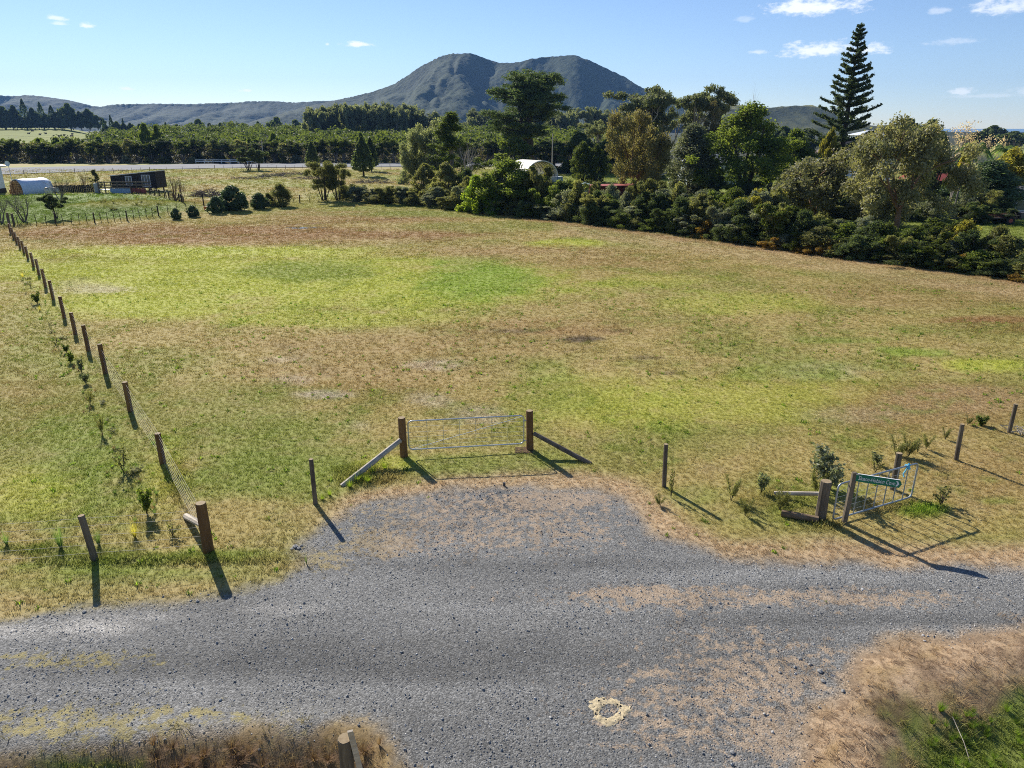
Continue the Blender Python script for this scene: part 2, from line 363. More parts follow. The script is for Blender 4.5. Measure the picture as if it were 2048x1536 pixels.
BLOBS = [  # px, py, rx, ry (photo pixels, turned into ground positions), colour, weight
    (450, 470, 520, 26, 'rbrown', .8), (750, 436, 260, 18, 'brown', .75), (250, 462, 260, 12, 'rbrown', .5), (700, 470, 330, 9, 'rbrown', .75), (640, 415, 300, 9, 'ygreen', .5),
    (430, 505, 420, 13, 'ygreen', .8), (620, 565, 640, 62, 'ygreen', .8), (420, 560, 430, 42, 'ygreen', .75), (300, 610, 330, 40, 'ygreen', .8), (620, 545, 150, 24, 'green', .55),
    (960, 560, 150, 40, 'bgreen', .62), (950, 530, 90, 22, 'bgreen', .35), (700, 640, 380, 18, 'ygreen', .6), (1125, 490, 90, 9, 'ygreen', .9),
    (1050, 455, 330, 14, 'olive', .6), (820, 425, 130, 8, 'olive', .6), (1000, 505, 260, 14, 'brown', .55), (1230, 520, 260, 22, 'brown', .45), (1650, 520, 420, 26, 'tan', .6), (1850, 590, 300, 34, 'brown', .45), (1980, 650, 130, 18, 'rbrown', .9),
    (1480, 610, 190, 26, 'ygreen', .45), (1300, 560, 120, 14, 'ygreen', .35), (1850, 660, 200, 14, 'olive', .5),
    (800, 690, 520, 30, 'brown', .45), (720, 745, 330, 50, 'brown', .5), (1060, 650, 260, 22, 'brown', .55), (1180, 665, 150, 13, 'brown', .7),
    (1170, 678, 56, 7, 'dark', .7), (1030, 662, 60, 5, 'dark', .45), (1290, 715, 40, 6, 'dark', .4), (1340, 746, 34, 5, 'dark', .4), (1240, 662, 34, 4, 'dark', .4),
    (1640, 745, 90, 20, 'bare', .3), (1560, 720, 60, 8, 'brown', .4),
    (645, 790, 80, 11, 'bare', .85), (700, 850, 50, 12, 'bare', .45), (860, 730, 70, 14, 'bare', .35), (960, 830, 60, 22, 'bare', .35), (860, 800, 60, 18, 'bare', .35),
    (160, 575, 50, 16, 'bare', .4), (215, 578, 34, 9, 'bare', .5), (590, 760, 60, 14, 'bare', .3), (560, 720, 60, 10, 'bare', .3),
    (1500, 800, 330, 60, 'ygreen', .5), (1560, 740, 150, 30, 'green', .45), (1830, 705, 110, 13, 'bgreen', .55), (1700, 680, 150, 9, 'green', .45), (1960, 730, 120, 16, 'ygreen', .75),
    (1200, 800, 200, 70, 'ygreen', .5), (1100, 780, 90, 60, 'green', .3), (1400, 880, 240, 40, 'green', .25),
    (1850, 820, 230, 55, 'brown', .6), (1980, 950, 200, 90, 'brown', .45), (1900, 800, 150, 30, 'straw', .3), (1700, 830, 120, 20, 'bare', .2),
    (520, 880, 280, 120, 'olive', .8), (540, 950, 200, 60, 'green', .4), (400, 800, 200, 60, 'olive', .5), (560, 900, 150, 90, 'green', .3), (330, 720, 170, 40, 'olive', .5),
    (110, 850, 230, 190, 'olive', .85), (180, 930, 150, 110, 'green', .6), (100, 740, 120, 60, 'green', .3), (60, 980, 120, 60, 'ygreen', .5), (330, 950, 50, 90, 'ygreen', .4), (100, 1100, 240, 10, 'lush', .55), (240, 1118, 200, 9, 'lush', .6), (420, 1110, 200, 12, 'green', .7),
    (60, 640, 80, 80, 'olive', .5), (40, 520, 50, 30, 'ygreen', .6), (60, 780, 100, 60, 'brown', .35), (100, 1170, 330, 22, 'olive', .6), (330, 1150, 240, 18, 'green', .6), (150, 1135, 260, 12, 'green', .5),
    (1850, 1020, 70, 20, 'bgreen', .9), (1800, 1005, 60, 12, 'lush', .4), (1660, 985, 90, 40, 'green', .5), (1400, 990, 90, 30, 'green', .4), (1950, 1080, 180, 20, 'olive', .5), (2000, 1000, 60, 8, 'green', .5),
    (900, 930, 180, 26, 'green', .45), (780, 925, 70, 20, 'ygreen', .6), (1110, 920, 90, 20, 'green', .35), (1500, 1030, 150, 30, 'olive', .5)]
def field(X, Y):
    """base colour, gravel mask, grass density of every ground vertex"""
    px, py = proj(X, Y); n1 = fbm(X * .16, Y * .16, 21); n2 = fbm(X * .55, Y * .55, 31); n3 = fbm(X * 2.3, Y * 2.3, 41, 3)
    nz = (n1 - .5) * 1.5 + (n2 - .5) * 1.3 + (n3 - .5) * .9
    A = lambda k: np.array(C_[k])
    col = A('tan') * np.ones((len(X), 1))
    def lay(c, k, wt): 
        wt = np.clip(wt, 0, 1)[:, None]; return c * (1 - wt) + A(k) * wt
    col = lay(col, 'olive', sstep(.38, .62, n2 * .5 + n1 * .5) * .75)
    for (bx, by, rx, ry, k, wt) in BLOBS:
        d = np.hypot((px - bx) / rx, (py - by) / ry)
        col = lay(col, k, wt * 1.25 * sstep(1.2, .45, d - nz * .5))
    # fine mottling of green shoots and dead stalks
    col = lay(col, 'green', .55 * sstep(.55, .75, n3 * .6 + n2 * .4)); col = lay(col, 'straw', .22 * sstep(.56, .76, fbm(X * 3.1, Y * 3.1, 77, 3)))
    # drain across the field
    for (p, q, wd, k, wt) in [((250, 472), (960, 428), .35, 'rbrown', .8), ((250, 471), (900, 432), .12, 'dark', .4), ((560, 690), (660, 745), .15, 'dark', .2)]:
        a, b = G(*p), G(*q); dx, dy = b.x - a.x, b.y - a.y; s = np.clip(((X - a.x) * dx + (Y - a.y) * dy) / (dx * dx + dy * dy), 0, 1)
        d = np.hypot(X - a.x - s * dx, Y - a.y - s * dy); col = lay(col, k, wt * sstep(wd * 2.4, wd, d + n2 - .5))
    # paddocks beyond the far fence
    far = sstep(79, 83, Y + X * .12)
    col = lay(col, 'olive', far * .75); col = lay(col, 'brown', far * .6 * sstep(.45, .6, n1)); col = lay(col, 'straw', far * .12 * sstep(.5, .65, n2)); col = lay(col, 'green', far * .4 * sstep(.48, .6, fbm(X * .08, Y * .2, 91, 3)))
    lawn = poly_world([(-300, 470), (0, 452), (300, 436), (390, 420), (330, 398), (210, 384), (60, 396), (-300, 400)])
    col = lay(col, 'lush', 1.0 * sstep(-1.5, 1.5, inside_dist(X, Y, lawn))); c = G(255, 418)
    col = lay(col, 'olive', .9 * sstep(1.2, .6, np.hypot((X - c.x) / 8, (Y - c.y) / 5) - nz * .3))
    right = poly_world([(985, 385), (1130, 352), (1400, 345), (1700, 380), (2048, 400), (2600, 400), (2600, 560), (2048, 520), (1500, 455), (1100, 410)])
    col = lay(col, 'past', .6 * sstep(-3, 2, inside_dist(X, Y, right))); col = lay(col, 'lush', .5 * sstep(-3, 2, inside_dist(X, Y, right)))
    # reddish bare strip under the right-hand hedge
    a, b = G(930, 424), G(2300, 600); dx, dy = b.x - a.x, b.y - a.y; ln = math.hypot(dx, dy)
    sd = ((X - a.x) * dy - (Y - a.y) * dx) / ln
    col = lay(col, 'rbrown', .75 * sstep(1.8, .3, np.abs(sd + .3) + (n2 - .5) * 1.2) * (X > -5)); col = lay(col, 'straw', .35 * sstep(5, 1.5, np.abs(sd - 2.5)) * (X > 4))
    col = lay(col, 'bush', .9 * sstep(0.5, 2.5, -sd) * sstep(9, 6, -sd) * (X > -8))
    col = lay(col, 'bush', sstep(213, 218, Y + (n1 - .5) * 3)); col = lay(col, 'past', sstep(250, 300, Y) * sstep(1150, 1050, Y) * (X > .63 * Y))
    # gravel, sprayed dead edges, ditches
    g = inside_dist(X, Y, GRAVEL) + (n2 - .5) * .9 + (n3 - .5) * .5
    edge = sstep(-1.35, -.35, g) * (Y < 30); dead = np.clip(edge, 0, 1)
    left = sstep(-5.5, -4.2, X) * .75 + .25
    bl = (px < 820) & (py > 1380); col = lay(col, 'brown', dead * .8 * bl); dead = dead * (1 - bl); col = lay(col, 'straw', dead * .85 * left); col = lay(col, 'tan', dead * .4 * (1 - left))
    gm = sstep(-.25, .35, g) * (Y < 30)
    gn = fbm(X * 1.1, Y * 2.2, 55, 4)
    strips = [(980, 1040, 380, 80, .5), (1500, 1195, 560, 30, .6), (1450, 1400, 330, 170, .5), (250, 1450, 520, 60, .48), (1650, 1196, 420, 22, .62), (1250, 1185, 130, 22, .75), (1240, 1215, 60, 16, .5), (1500, 1370, 230, 70, .62), (1580, 1470, 150, 80, .75), (760, 1085, 90, 34, .7),
              (1120, 1000, 150, 26, .75), (880, 1020, 110, 24, .4), (1180, 1060, 90, 30, .5), (150, 1320, 240, 24, .55), (420, 1430, 300, 24, .5), (100, 1450, 260, 44, .58),
              (1420, 1270, 120, 22, .35), (640, 1120, 70, 26, .6), (1700, 1300, 120, 16, .5), (720, 1440, 60, 20, .5)]
    vg = np.zeros(len(X))
    for (bx, by, rx, ry, wt) in strips: vg = np.maximum(vg, wt * sstep(1.35, .2, np.hypot((px - bx) / rx, (py - by) / ry) - nz * .4))
    un = .5 + (gn - .5) * 1.25 + (n3 - .5) * 1.0; patch = sstep(-.16, .16, vg - un) * (vg > .02)
    gm2 = gm * (1 - .8 * patch)
    trk = fbm(X * .10 + 3, (Y + .05 * X) * 1.15, 63, 3); gcolr = A('gravel') * (0.62 + .42 * fbm(X * .5, Y * 1.6, 61) + .42 * trk)[:, None]
    for (bx, by, rx, ry, kk) in [(900, 1310, 700, 46, .74), (420, 1335, 420, 30, .78), (1700, 1240, 500, 14, .82), (1000, 1470, 420, 80, .86), (1650, 1150, 520, 22, 1.3), (1900, 1262, 420, 14, 1.28), (1000, 1215, 420, 16, 1.2), (700, 1150, 160, 14, 1.2), (1010, 1000, 36, 26, .7), (850, 1380, 500, 14, 1.2), (250, 1370, 300, 12, 1.15), (1150, 1130, 400, 14, .82)]:
        gcolr = gcolr * (1 + (kk - 1) * sstep(1.3, .3, np.hypot((px - bx) / rx, (py - by) / ry) - nz * .35))[:, None]
    dust = np.zeros(len(X))
    for (bx, by, rx, ry, wt) in [(190, 1255, 130, 22, .8), (20, 1262, 110, 18, .7), (300, 1235, 120, 14, .4), (560, 1220, 120, 14, .35)]:
        dust = np.maximum(dust, wt * sstep(1.1, .2, np.hypot((px - bx) / rx, (py - by) / ry) - nz * .35))
    gcolr = gcolr * (1 - dust[:, None]) + np.array((.40, .385, .355)) * dust[:, None]
    pc = A('straw') * (1 - sstep(900, 500, px))[:, None] + A('moss') * sstep(900, 500, px)[:, None]
    pc = pc * .68 + A('gravel') * .32
    pc = pc * (.78 + .44 * fbm(X * 1.7, Y * 1.7, 66, 3))[:, None]
    col = col * (1 - gm[:, None]) + gcolr * gm[:, None]
    dr = inside_dist(X, Y, DITCH_R); col = lay(col, 'straw', .95 * sstep(-1.6, -.5, dr) * (1 - gm)); col = lay(col, 'soil', .6 * sstep(-1.8, -.6, dr) * sstep(.56, .74, fbm(X * 2.2, Y * 2.2, 88, 3)) * (1 - gm)); col = lay(col, 'brown', .6 * sstep(-1.8, -.6, dr) * sstep(.5, .7, fbm(X * 3.2, Y * 3.2, 89, 3)) * (1 - gm)); col = lay(col, 'soil', .95 * sstep(1.1, .5, np.hypot((px - 1800) / 62, (py - 1428) / 38) - nz * .5)); col = lay(col, 'brown', .4 * sstep(-.15, .15, dr))
    grn = sstep(.1, .7, dr + (n2 - .5) * 1.6 + (n3 - .5) * 1.4); col = lay(col, 'lush', .85 * grn); bank = sstep(-1.9, -.5, dr) * (1 - gm) * (1 - grn)
    dl = inside_dist(X, Y, BANK_L); col = lay(col, 'soil', .5 * sstep(-.2, .3, dl)); 
    col = lay(col, 'lush', .8 * sstep(1.1, .5, np.hypot((px - 190) / 140, (py - 1530) / 22) - nz * .7))
    dens = (1 - gm * (1 - .34 * patch)) * (1 - .9 * sstep(-.05, .15, dr) * sstep(.8, .5, dr)) * (1 - .25 * sstep(-2.2, -.6, dr) * sstep(.2, 0, dr))
    hgt = np.clip(.8 + .35 * sstep(.5, .9, dr) + .5 * (n2 - .5), .4, 2) * (1 - .5 * sstep(-1.8, -.6, dr) * sstep(.5, .2, dr)) * (1 - .35 * ((px < 820) & (py > 1380)))
    lush = np.zeros(len(X))
    for (bx, by, rx, ry, wt) in [(300, 1116, 280, 9, 1.0), (60, 1100, 90, 8, .8), (740, 950, 80, 22, 1.0), (1790, 1010, 90, 14, .8), (1850, 1020, 60, 18, .9), (350, 960, 26, 60, .7), (1650, 1050, 40, 12, .9), (1560, 1000, 120, 26, .3), (190, 1530, 130, 20, .6)]:
        lush = np.maximum(lush, wt * sstep(1.2, .4, np.hypot((px - bx) / rx, (py - by) / ry) - nz * .35))
    bank = np.maximum(bank, .75 * sstep(-.6, .1, dl) * (1 - gm)); tcol = col * (1 - gm[:, None]) + pc * gm[:, None]; dirt = A('soil') * 1.15; bk = (bank * .8)[:, None]; pcb = col.copy(); col = col * (1 - bk) + dirt * bk; pc = pc * gm[:, None] + pcb * (1 - gm)[:, None]; cover = np.maximum(vg * gm, .66 * bank)
    return col, gm, dens, (hgt + lush * 1.3) * (1 - .35 * gm), cover, pc, tcol
def axis(parts):
    o = []
    for a, b, st in parts: o += list(np.arange(a, b, st))
    return np.array(o + [parts[-1][1]])
def geo(a, b, n): return list(a * (b / a) ** (np.arange(1, n + 1) / n))
xf = np.arange(-17, 21.01, .2); xs = np.concatenate([-np.array(geo(17.3, 9000, 70))[::-1], xf, np.array(geo(21.3, 9000, 70))])
ys = np.concatenate([[-400, -60, -10, 0, 3, 5], np.arange(6, 34, .2), np.arange(34, 60, .4), np.arange(60, 130, .9), np.arange(130, 240, 2.0), 240 * (9000 / 240) ** (np.arange(0, 41) / 40)])
def grid(xs, ys):
    XX, YY = np.meshgrid(xs, ys); nx, ny = len(xs), len(ys)
    i = (np.arange(ny - 1)[:, None] * nx + np.arange(nx - 1)[None]).ravel()
    return XX.ravel(), YY.ravel(), np.c_[i, i + 1, i + nx + 1, i + nx]
gx, gy, gf = grid(xs, ys); gzv = gh(gx, gy); gc, gg, gd, ghh, gcv, gpc, _ = field(gx, gy)
m_, t, out = newmat('ground')
ge = t.n('ShaderNodeNewGeometry'); pos = ge.outputs['Position']
ca = t.n('ShaderNodeAttribute', attribute_name='gcol'); ga = t.n('ShaderNodeAttribute', attribute_name='gravel')
n_f = t.noise(pos, 9, 5, .65); n_ff = t.noise(pos, 38, 3, .6); n_m = t.noise(pos, 1.6, 4, .6)
mott = t.m('ADD', t.m('ADD', t.m('MULTIPLY', n_f, .9), t.m('MULTIPLY', n_ff, .7)), t.m('MULTIPLY', n_m, .35))
mott = t.m('ADD', t.m('MULTIPLY', t.m('SUBTRACT', mott, .97), 1.35), .98)
gcol = t.mix(1.0, ca.outputs['Color'], t.mix(0.0, (1, 1, 1), (1, 1, 1)), 'MULTIPLY')
vm = t.n('ShaderNodeVectorMath', operation='SCALE'); t.L.new(ca.outputs['Color'], vm.inputs[0]); t.L.new(mott, vm.inputs['Scale'])
vo = t.n('ShaderNodeTexVoronoi'); vo.inputs['Scale'].default_value = 34; t.L.new(pos, vo.inputs['Vector'])
sepc = t.n('ShaderNodeSeparateColor'); t.L.new(vo.outputs['Color'], sepc.inputs[0])
vo2 = t.n('ShaderNodeTexVoronoi'); vo2.inputs['Scale'].default_value = 75; t.L.new(pos, vo2.inputs['Vector'])
sep2 = t.n('ShaderNodeSeparateColor'); t.L.new(vo2.outputs['Color'], sep2.inputs[0])
stv = t.m('ADD', .45, t.m('ADD', t.m('MULTIPLY', t.m('POWER', sepc.outputs[0], 2.0), .85), t.m('MULTIPLY', sep2.outputs[0], .55)))
vg = t.n('ShaderNodeVectorMath', operation='SCALE'); t.L.new(ca.outputs['Color'], vg.inputs[0]); t.L.new(stv, vg.inputs['Scale'])
gmask = t.ss(t.m('ADD', ga.outputs['Fac'], t.m('MULTIPLY', t.m('SUBTRACT', n_f, .5), .8)), .3, .65)
colr = t.mix(gmask, vm.outputs[0], vg.outputs[0])
cv = t.n('ShaderNodeAttribute', attribute_name='cover'); sc_ = t.n('ShaderNodeAttribute', attribute_name='scol'); vs_ = t.n('ShaderNodeVectorMath', operation='SCALE'); t.L.new(sc_.outputs['Color'], vs_.inputs[0]); t.L.new(mott, vs_.inputs['Scale'])
n_c = t.noise(pos, 4.2, 5, .72); cvf = t.ss(t.m('SUBTRACT', cv.outputs['Fac'], t.m('ADD', .5, t.m('MULTIPLY', t.m('SUBTRACT', n_c, .5), 2.6))), -.14, .16)
colr = t.mix(t.m('MULTIPLY', cvf, .8), colr, vs_.outputs[0])
hgt = t.m('ADD', t.m('MULTIPLY', t.m('ADD', n_f, n_ff), .5), t.m('MULTIPLY', gmask, t.m('MULTIPLY', vo.outputs['Distance'], -.55)))
bsdf(t, out, colr, .92, 0, .2, bump(t, hgt, .55, .03)); M['ground'] = m_
gme = mesh_np('ground', np.c_[gx, gy, gzv], gf, [m_], {'gcol': gc, 'gravel': gg, 'cover': gcv, 'scol': gpc}, smooth=True)
ground = obj('ground', gme); tag(ground, kind='structure')

# ---------------------------------------------------------------- vegetation generators
def leaf_cards(rng, C, N, L, W, lv, up=.25):
    """diamond leaves at centres C with outward hints N -> verts, quads, lv"""
    n = len(C)
    d = rng.normal(size=(n, 3)) + N * .9 + np.array([0, 0, up]); d /= np.linalg.norm(d, axis=1)[:, None] + 1e-9
    r = rng.normal(size=(n, 3)); a = np.cross(d, r); a /= np.linalg.norm(a, axis=1)[:, None] + 1e-9; b = np.cross(d, a)
    s = rng.uniform(.65, 1.35, (n, 1)); a = a * L * s * .5; b = b * W * s * .5
    V = np.stack([C - a, C + b + d * W * .12, C + a, C - b + d * W * .12], 1).reshape(-1, 3)
    return V, np.arange(4 * n).reshape(n, 4), np.repeat(np.clip(lv, 0, 1), 4)
def clumps_to_leaves(rng, clumps, per, L, W, flat=.8, shell=.45, up=.25):
    """clumps: (x,y,z,r); leaves spread in each clump, thickest near its skin"""
    cl = np.array(clumps); k = len(cl); cnt = np.maximum(6, (per * (cl[:, 3] / cl[:, 3].mean()) ** 2)).astype(int)
    idx = np.repeat(np.arange(k), cnt); n = len(idx)
    d = rng.normal(size=(n, 3)); d /= np.linalg.norm(d, axis=1)[:, None]
    rr = (shell + (1 - shell) * rng.random(n)) * (1 + .25 * rng.normal(size=n) * .6)
    P = cl[idx, :3] + d * np.array([1, 1, flat]) * (rr * cl[idx, 3])[:, None]
    lv = rng.random(k)[idx] * .55 + rng.random(n) * .45
    return leaf_cards(rng, P, d, L, W, lv, up)
def joinleaf(parts):
    V = []; F = []; A = []; b = 0
    for v, f, a in parts: V.append(v); F.append(f + b); A.append(a); b += len(v)
    return np.concatenate(V), np.concatenate(F), np.concatenate(A)
def leafmesh(name, VFA, mat): return mesh_np(name, VFA[0], VFA[1], [M[mat]], {'lv': VFA[2]})
def grow(rng, mb, p, d, L, r, depth, sp, upb, nb, tips, k=5, taper=.62, wig=.18, segs=3):
    pts = [p]; rad = [r]; q = Vector(p); dd = Vector(d).normalized()
    for i in range(segs):
        dd = (dd + Vector(rng.normal(size=3)) * wig + Vector((0, 0, upb * .25))).normalized(); q = q + dd * (L / segs); pts.append(q.copy()); rad.append(r * (1 - (1 - taper) * (i + 1) / segs))
    mb.tube(pts, rad, k, cap=False)
    if depth == 0: tips.append((q.x, q.y, q.z)); return
    ph = rng.uniform(0, 6.28)
    for i in range(nb):
        a = ph + 6.28 * i / nb + rng.normal() * .35; s_ = sp * rng.uniform(.6, 1.25)
        o = dd.orthogonal().normalized(); o2 = dd.cross(o)
        nd = (dd * math.cos(s_) + (o * math.cos(a) + o2 * math.sin(a)) * math.sin(s_)); nd.z += upb * .3
        src = pts[-1] if i or segs < 2 else pts[-2]
        grow(rng, mb, src, nd, L * rng.uniform(.6, .85), rad[-1] * .8, depth - 1, sp, upb, nb, tips, max(3, k - 1), taper, wig, segs)
PROTO = {}
def proto(name, crown, trunk, H, Wd): PROTO[name] = (crown, trunk, H, Wd)
def finish(name, rng, mb, VFA, leaf, bark):
    V = VFA[0]; H = V[:, 2].max(); Wd = np.percentile(np.abs(V[:, :2]).max(axis=1), 97) * 2
    proto(name, leafmesh('crown', VFA, leaf), mb.mesh('trunk', M[bark]) if mb and mb.v else None, H, Wd)

def gum(name, seed, H=11, leaf='leaf_gum', bark='bark_brown', per=300, L=.26, W=.15, spread=.55, first=.3, cr=.13, nb=3, depth=3, droop=.15, flat=.8, skirt=0):
    rng = np.random.default_rng(seed); mb = MB(); tips = []
    mb.tube([(0, 0, -.3), (0, 0, .1), (.05, .02, H * first)], [H * .028, H * .024, H * .019], 7, cap=False)
    for i in range(4):
        a = i * 1.57 + rng.uniform(-.4, .4); s_ = spread * rng.uniform(.5, 1.2)
        grow(rng, mb, Vector((.05, .02, H * first * rng.uniform(.8, 1))), (math.cos(a) * math.sin(s_), math.sin(a) * math.sin(s_), math.cos(s_)), H * .3, H * .014, depth - 1, spread, .25, nb, tips)
    cl = []
    for x, y, z in tips:
        for j in range(2): cl.append((x + rng.normal() * H * .035, y + rng.normal() * H * .035, z - abs(rng.normal()) * H * droop * .5 + .02 * H, H * cr * rng.uniform(.55, 1.15)))
        if skirt and rng.random() < skirt: q = rng.uniform(.3, .75); cl.append((x * (.55 + .5 * q), y * (.55 + .5 * q), z * q, H * cr * rng.uniform(.5, 1.0)))
    finish(name, rng, mb, clumps_to_leaves(rng, cl, per, L, W, flat, .3), leaf, bark)
def dome(name, seed, H=6, Wd=5, leaf='leaf_green', bark='bark_dark', n=60, cr=.16, per=170, L=.24, W=.17, base=.12, stems=3, power=.6, top=1.0, jag=.25):
    """leafy crown made of clumps over an egg-shaped envelope, with stems below"""
    rng = np.random.default_rng(seed); mb = MB(); cl = []
    for i in range(stems):
        a = rng.uniform(0, 6.28); e = Vector((math.cos(a) * Wd * .22, math.sin(a) * Wd * .22, H * .75)); 
        mb.tube([(math.cos(a) * .1, math.sin(a) * .1, -.2), e * .45 + Vector((rng.normal() * .1, rng.normal() * .1, 0)), e], [H * .02, H * .014, H * .005], 5, cap=False)
    for i in range(n):
        u = rng.random() ** .8; z = base + (1 - base) * u; a = rng.uniform(0, 6.28)
        prof = (math.sin(math.pi * min(1, (z - base) / (1 - base) * .92 + .08) ** power)) ** .6 * top
        rr = prof * Wd / 2 * (math.sqrt(rng.random()) * .6 + .4) * (1 + jag * rng.normal() * .5); r_ = H * cr * rng.uniform(.6, 1.2)
        cl.append((math.cos(a) * max(0, rr - r_ * .6), math.sin(a) * max(0, rr - r_ * .6), max(r_ * .5, z * H - r_ * .5), r_))
    finish(name, rng, mb, clumps_to_leaves(rng, cl, per, L, W, .9, .4), leaf, bark)
def manuka(name, seed, H=9, leaf='leaf_manuka', bark='bark_grey', stems=7, per=120, L=.42, W=.26, low=.5, Wd=.55, n2=3):
    """several leaning stems carrying a domed, layered top"""
    rng = np.random.default_rng(seed); mb = MB(); cl = []
    for i in range(stems):
        a = rng.uniform(0, 6.28); r0 = rng.uniform(0, .05) * H; r1 = H * Wd * .5 * math.sqrt(rng.random()); h = H * rng.uniform(.78, .98) * (1 - .25 * (r1 / (H * Wd * .5)) ** 2)
        b0 = Vector((math.cos(a) * r0, math.sin(a) * r0, -.2)); b2 = Vector((math.cos(a) * r1, math.sin(a) * r1, h)); mid = b0.lerp(b2, .55) + Vector((rng.normal(), rng.normal(), 0)) * H * .03 - Vector((math.cos(a), math.sin(a), 0)) * r1 * .2
        mb.tube([b0, b0.lerp(mid, .5), mid, b2], [H * .012, H * .011, H * .009, H * .004], 5, cap=False)
        for j in range(n2):
            t_ = rng.uniform(low, 1.0); q = mid.lerp(b2, max(0, (t_ - .55) / .45)) if t_ > .55 else b0.lerp(mid, t_ / .55)
            r_ = H * rng.uniform(.07, .13); o = Vector((rng.normal(), rng.normal(), .2)) * H * .055
            mb.tube([q, q + o], [H * .005, H * .002], 3, cap=False); cl.append((q.x + o.x, q.y + o.y, q.z + o.z * .4, r_))
        cl.append((b2.x, b2.y, b2.z - H * .03, H * rng.uniform(.09, .13)))
    finish(name, rng, mb, clumps_to_leaves(rng, cl, per, L, W, .6, .35, .5), leaf, bark)
def cone(name, seed, H=8, Wd=4, leaf='leaf_dark', L=.4, W=.28, n=5200):
    rng = np.random.default_rng(seed); mb = MB(); mb.tube([(0, 0, -.3), (0, 0, H * .9)], [H * .03, .03], 6, cap=False)
    u = rng.random(n) ** .75; a = rng.uniform(0, 6.28, n); k = 1 + .14 * np.sin(a * 5 + u * 19) + .08 * rng.normal(size=n)
    rr = (Wd / 2) * np.minimum(1, (1 - u) * 1.35) ** .75 * np.minimum(1, u * 7 + .35) * np.sqrt(rng.uniform(.45, 1, n)) * k
    z = .13 * H + .87 * H * u; P = np.c_[np.cos(a) * rr, np.sin(a) * rr, z]; N = np.c_[np.cos(a), np.sin(a), np.full(n, .5)]
    finish(name, rng, mb, leaf_cards(rng, P, N, L, W, rng.random(n), .3), leaf, 'bark_dark')
def bare(name, seed, H=4, bark='bark_grey', spread=.45, nb=3, depth=4, stems=4, upb=.3, r=.018, L0=.34):
    rng = np.random.default_rng(seed); mb = MB(); tips = []
    for i in range(stems):
        a = 6.28 * i / stems + rng.uniform(-.4, .4); s_ = spread * rng.uniform(.5, 1.1)
        grow(rng, mb, Vector((math.cos(a) * .06, math.sin(a) * .06, -.05)), (math.cos(a) * math.sin(s_), math.sin(a) * math.sin(s_), math.cos(s_)), H * L0, H * r, depth - 1, spread, upb, nb, tips, 4, .6, .16, 2)
    V = np.array(mb.v); PROTO[name] = (None, mb.mesh('branches', M[bark]), V[:, 2].max(), np.percentile(np.abs(V[:, :2]).max(axis=1), 97) * 2)
    return tips
def blades(name, seed, n=120, H=.8, spread=.5, wid=.02, leaf='leaf_tussock', curve=.5, segs=3):
    rng = np.random.default_rng(seed); V = []; F = []; A = []
    for i in range(n):
        a = rng.uniform(0, 6.28); s_ = spread * math.sqrt(rng.random()); h = H * rng.uniform(.5, 1.1); x0, y0 = math.cos(a) * .08 * H, math.sin(a) * .08 * H
        tx, ty = -math.sin(a), math.cos(a); b = len(V); lv = rng.random()
        for j in range(segs + 1):
            f = j / segs; o = s_ * f + curve * s_ * f * f; z = h * (f - .35 * s_ * f * f); w_ = wid * (1 - f * .85) / 2
            V += [(x0 + math.cos(a) * o * h + tx * w_, y0 + math.sin(a) * o * h + ty * w_, z), (x0 + math.cos(a) * o * h - tx * w_, y0 + math.sin(a) * o * h - ty * w_, z)]; A += [lv, lv]
            if j: k = b + 2 * j; F.append((k - 2, k - 1, k + 1, k))
    return np.array(V), np.array(F), np.array(A)

gum('gum_a', 11, 11, spread=.74, per=300, first=.2, cr=.105, droop=.3, skirt=.75); gum('gum_b', 12, 9, spread=.85, per=280, first=.14, L=.25, cr=.11, droop=.3, skirt=.9); gum('gum_c', 13, 12, leaf='leaf_gumbrown', per=300, spread=.6, first=.14, cr=.1, droop=.3, skirt=.9)
gum('gum_tall', 14, 20, 'leaf_euc', 'bark_pale', per=200, L=.45, W=.3, spread=.6, first=.3, cr=.085, droop=.1, flat=.55, skirt=.7); gum('gum_tall2', 18, 20, 'leaf_euc', 'bark_pale', per=200, L=.45, W=.3, spread=.5, first=.25, cr=.085, droop=.25, flat=.6, skirt=.8)
gum('euc_far', 16, 22, 'leaf_euc', 'bark_pale', per=90, L=1.0, W=.7, spread=.48, first=.22, cr=.10, droop=.35, flat=.75); gum('euc_far2', 17, 22, 'leaf_euc', 'bark_pale', per=90, L=1.0, W=.7, spread=.4, first=.2, cr=.11, droop=.45, flat=.75)
dome('grey_column', 21, 9, 5.5, 'leaf_greygreen', 'bark_brown', 110, .10, 200, .22, .14, .05, 3, .75)
dome('green_a', 22, 11, 9, 'leaf_green', 'bark_dark', 130, .085, 230, .24, .17, .06, 4, .8, jag=.5); dome('green_b', 23, 7, 5.5, 'leaf_green', 'bark_dark', 80, .11, 200, .22, .16, .06, 3, .75, jag=.4)
dome('bright_a', 24, 6, 5, 'leaf_lime', 'bark_dark', 70, .12, 220, .22, .16, .02, 4, .6, jag=.4); dome('bright_b', 25, 9, 8, 'leaf_bright', 'bark_dark', 110, .10, 220, .25, .17, .04, 4, .7, jag=.4)
dome('shrub_a', 26, 3.2, 3.2, 'leaf_olive', 'bark_dark', 46, .17, 210, .17, .07, .0, 6, .55, jag=.6); dome('shrub_b', 27, 3.0, 3.4, 'leaf_dark', 'bark_dark', 46, .17, 210, .17, .08, .0, 6, .5, jag=.6)
dome('shrub_c', 28, 2.6, 2.6, 'leaf_greygreen', 'bark_dark', 40, .18, 190, .16, .07, .0, 6, .5, jag=.7); dome('rust_shrub', 29, 1.7, 2.6, 'leaf_rust', 'bark_dark', 40, .2, 210, .22, .045, .0, 4, .4, jag=.7)
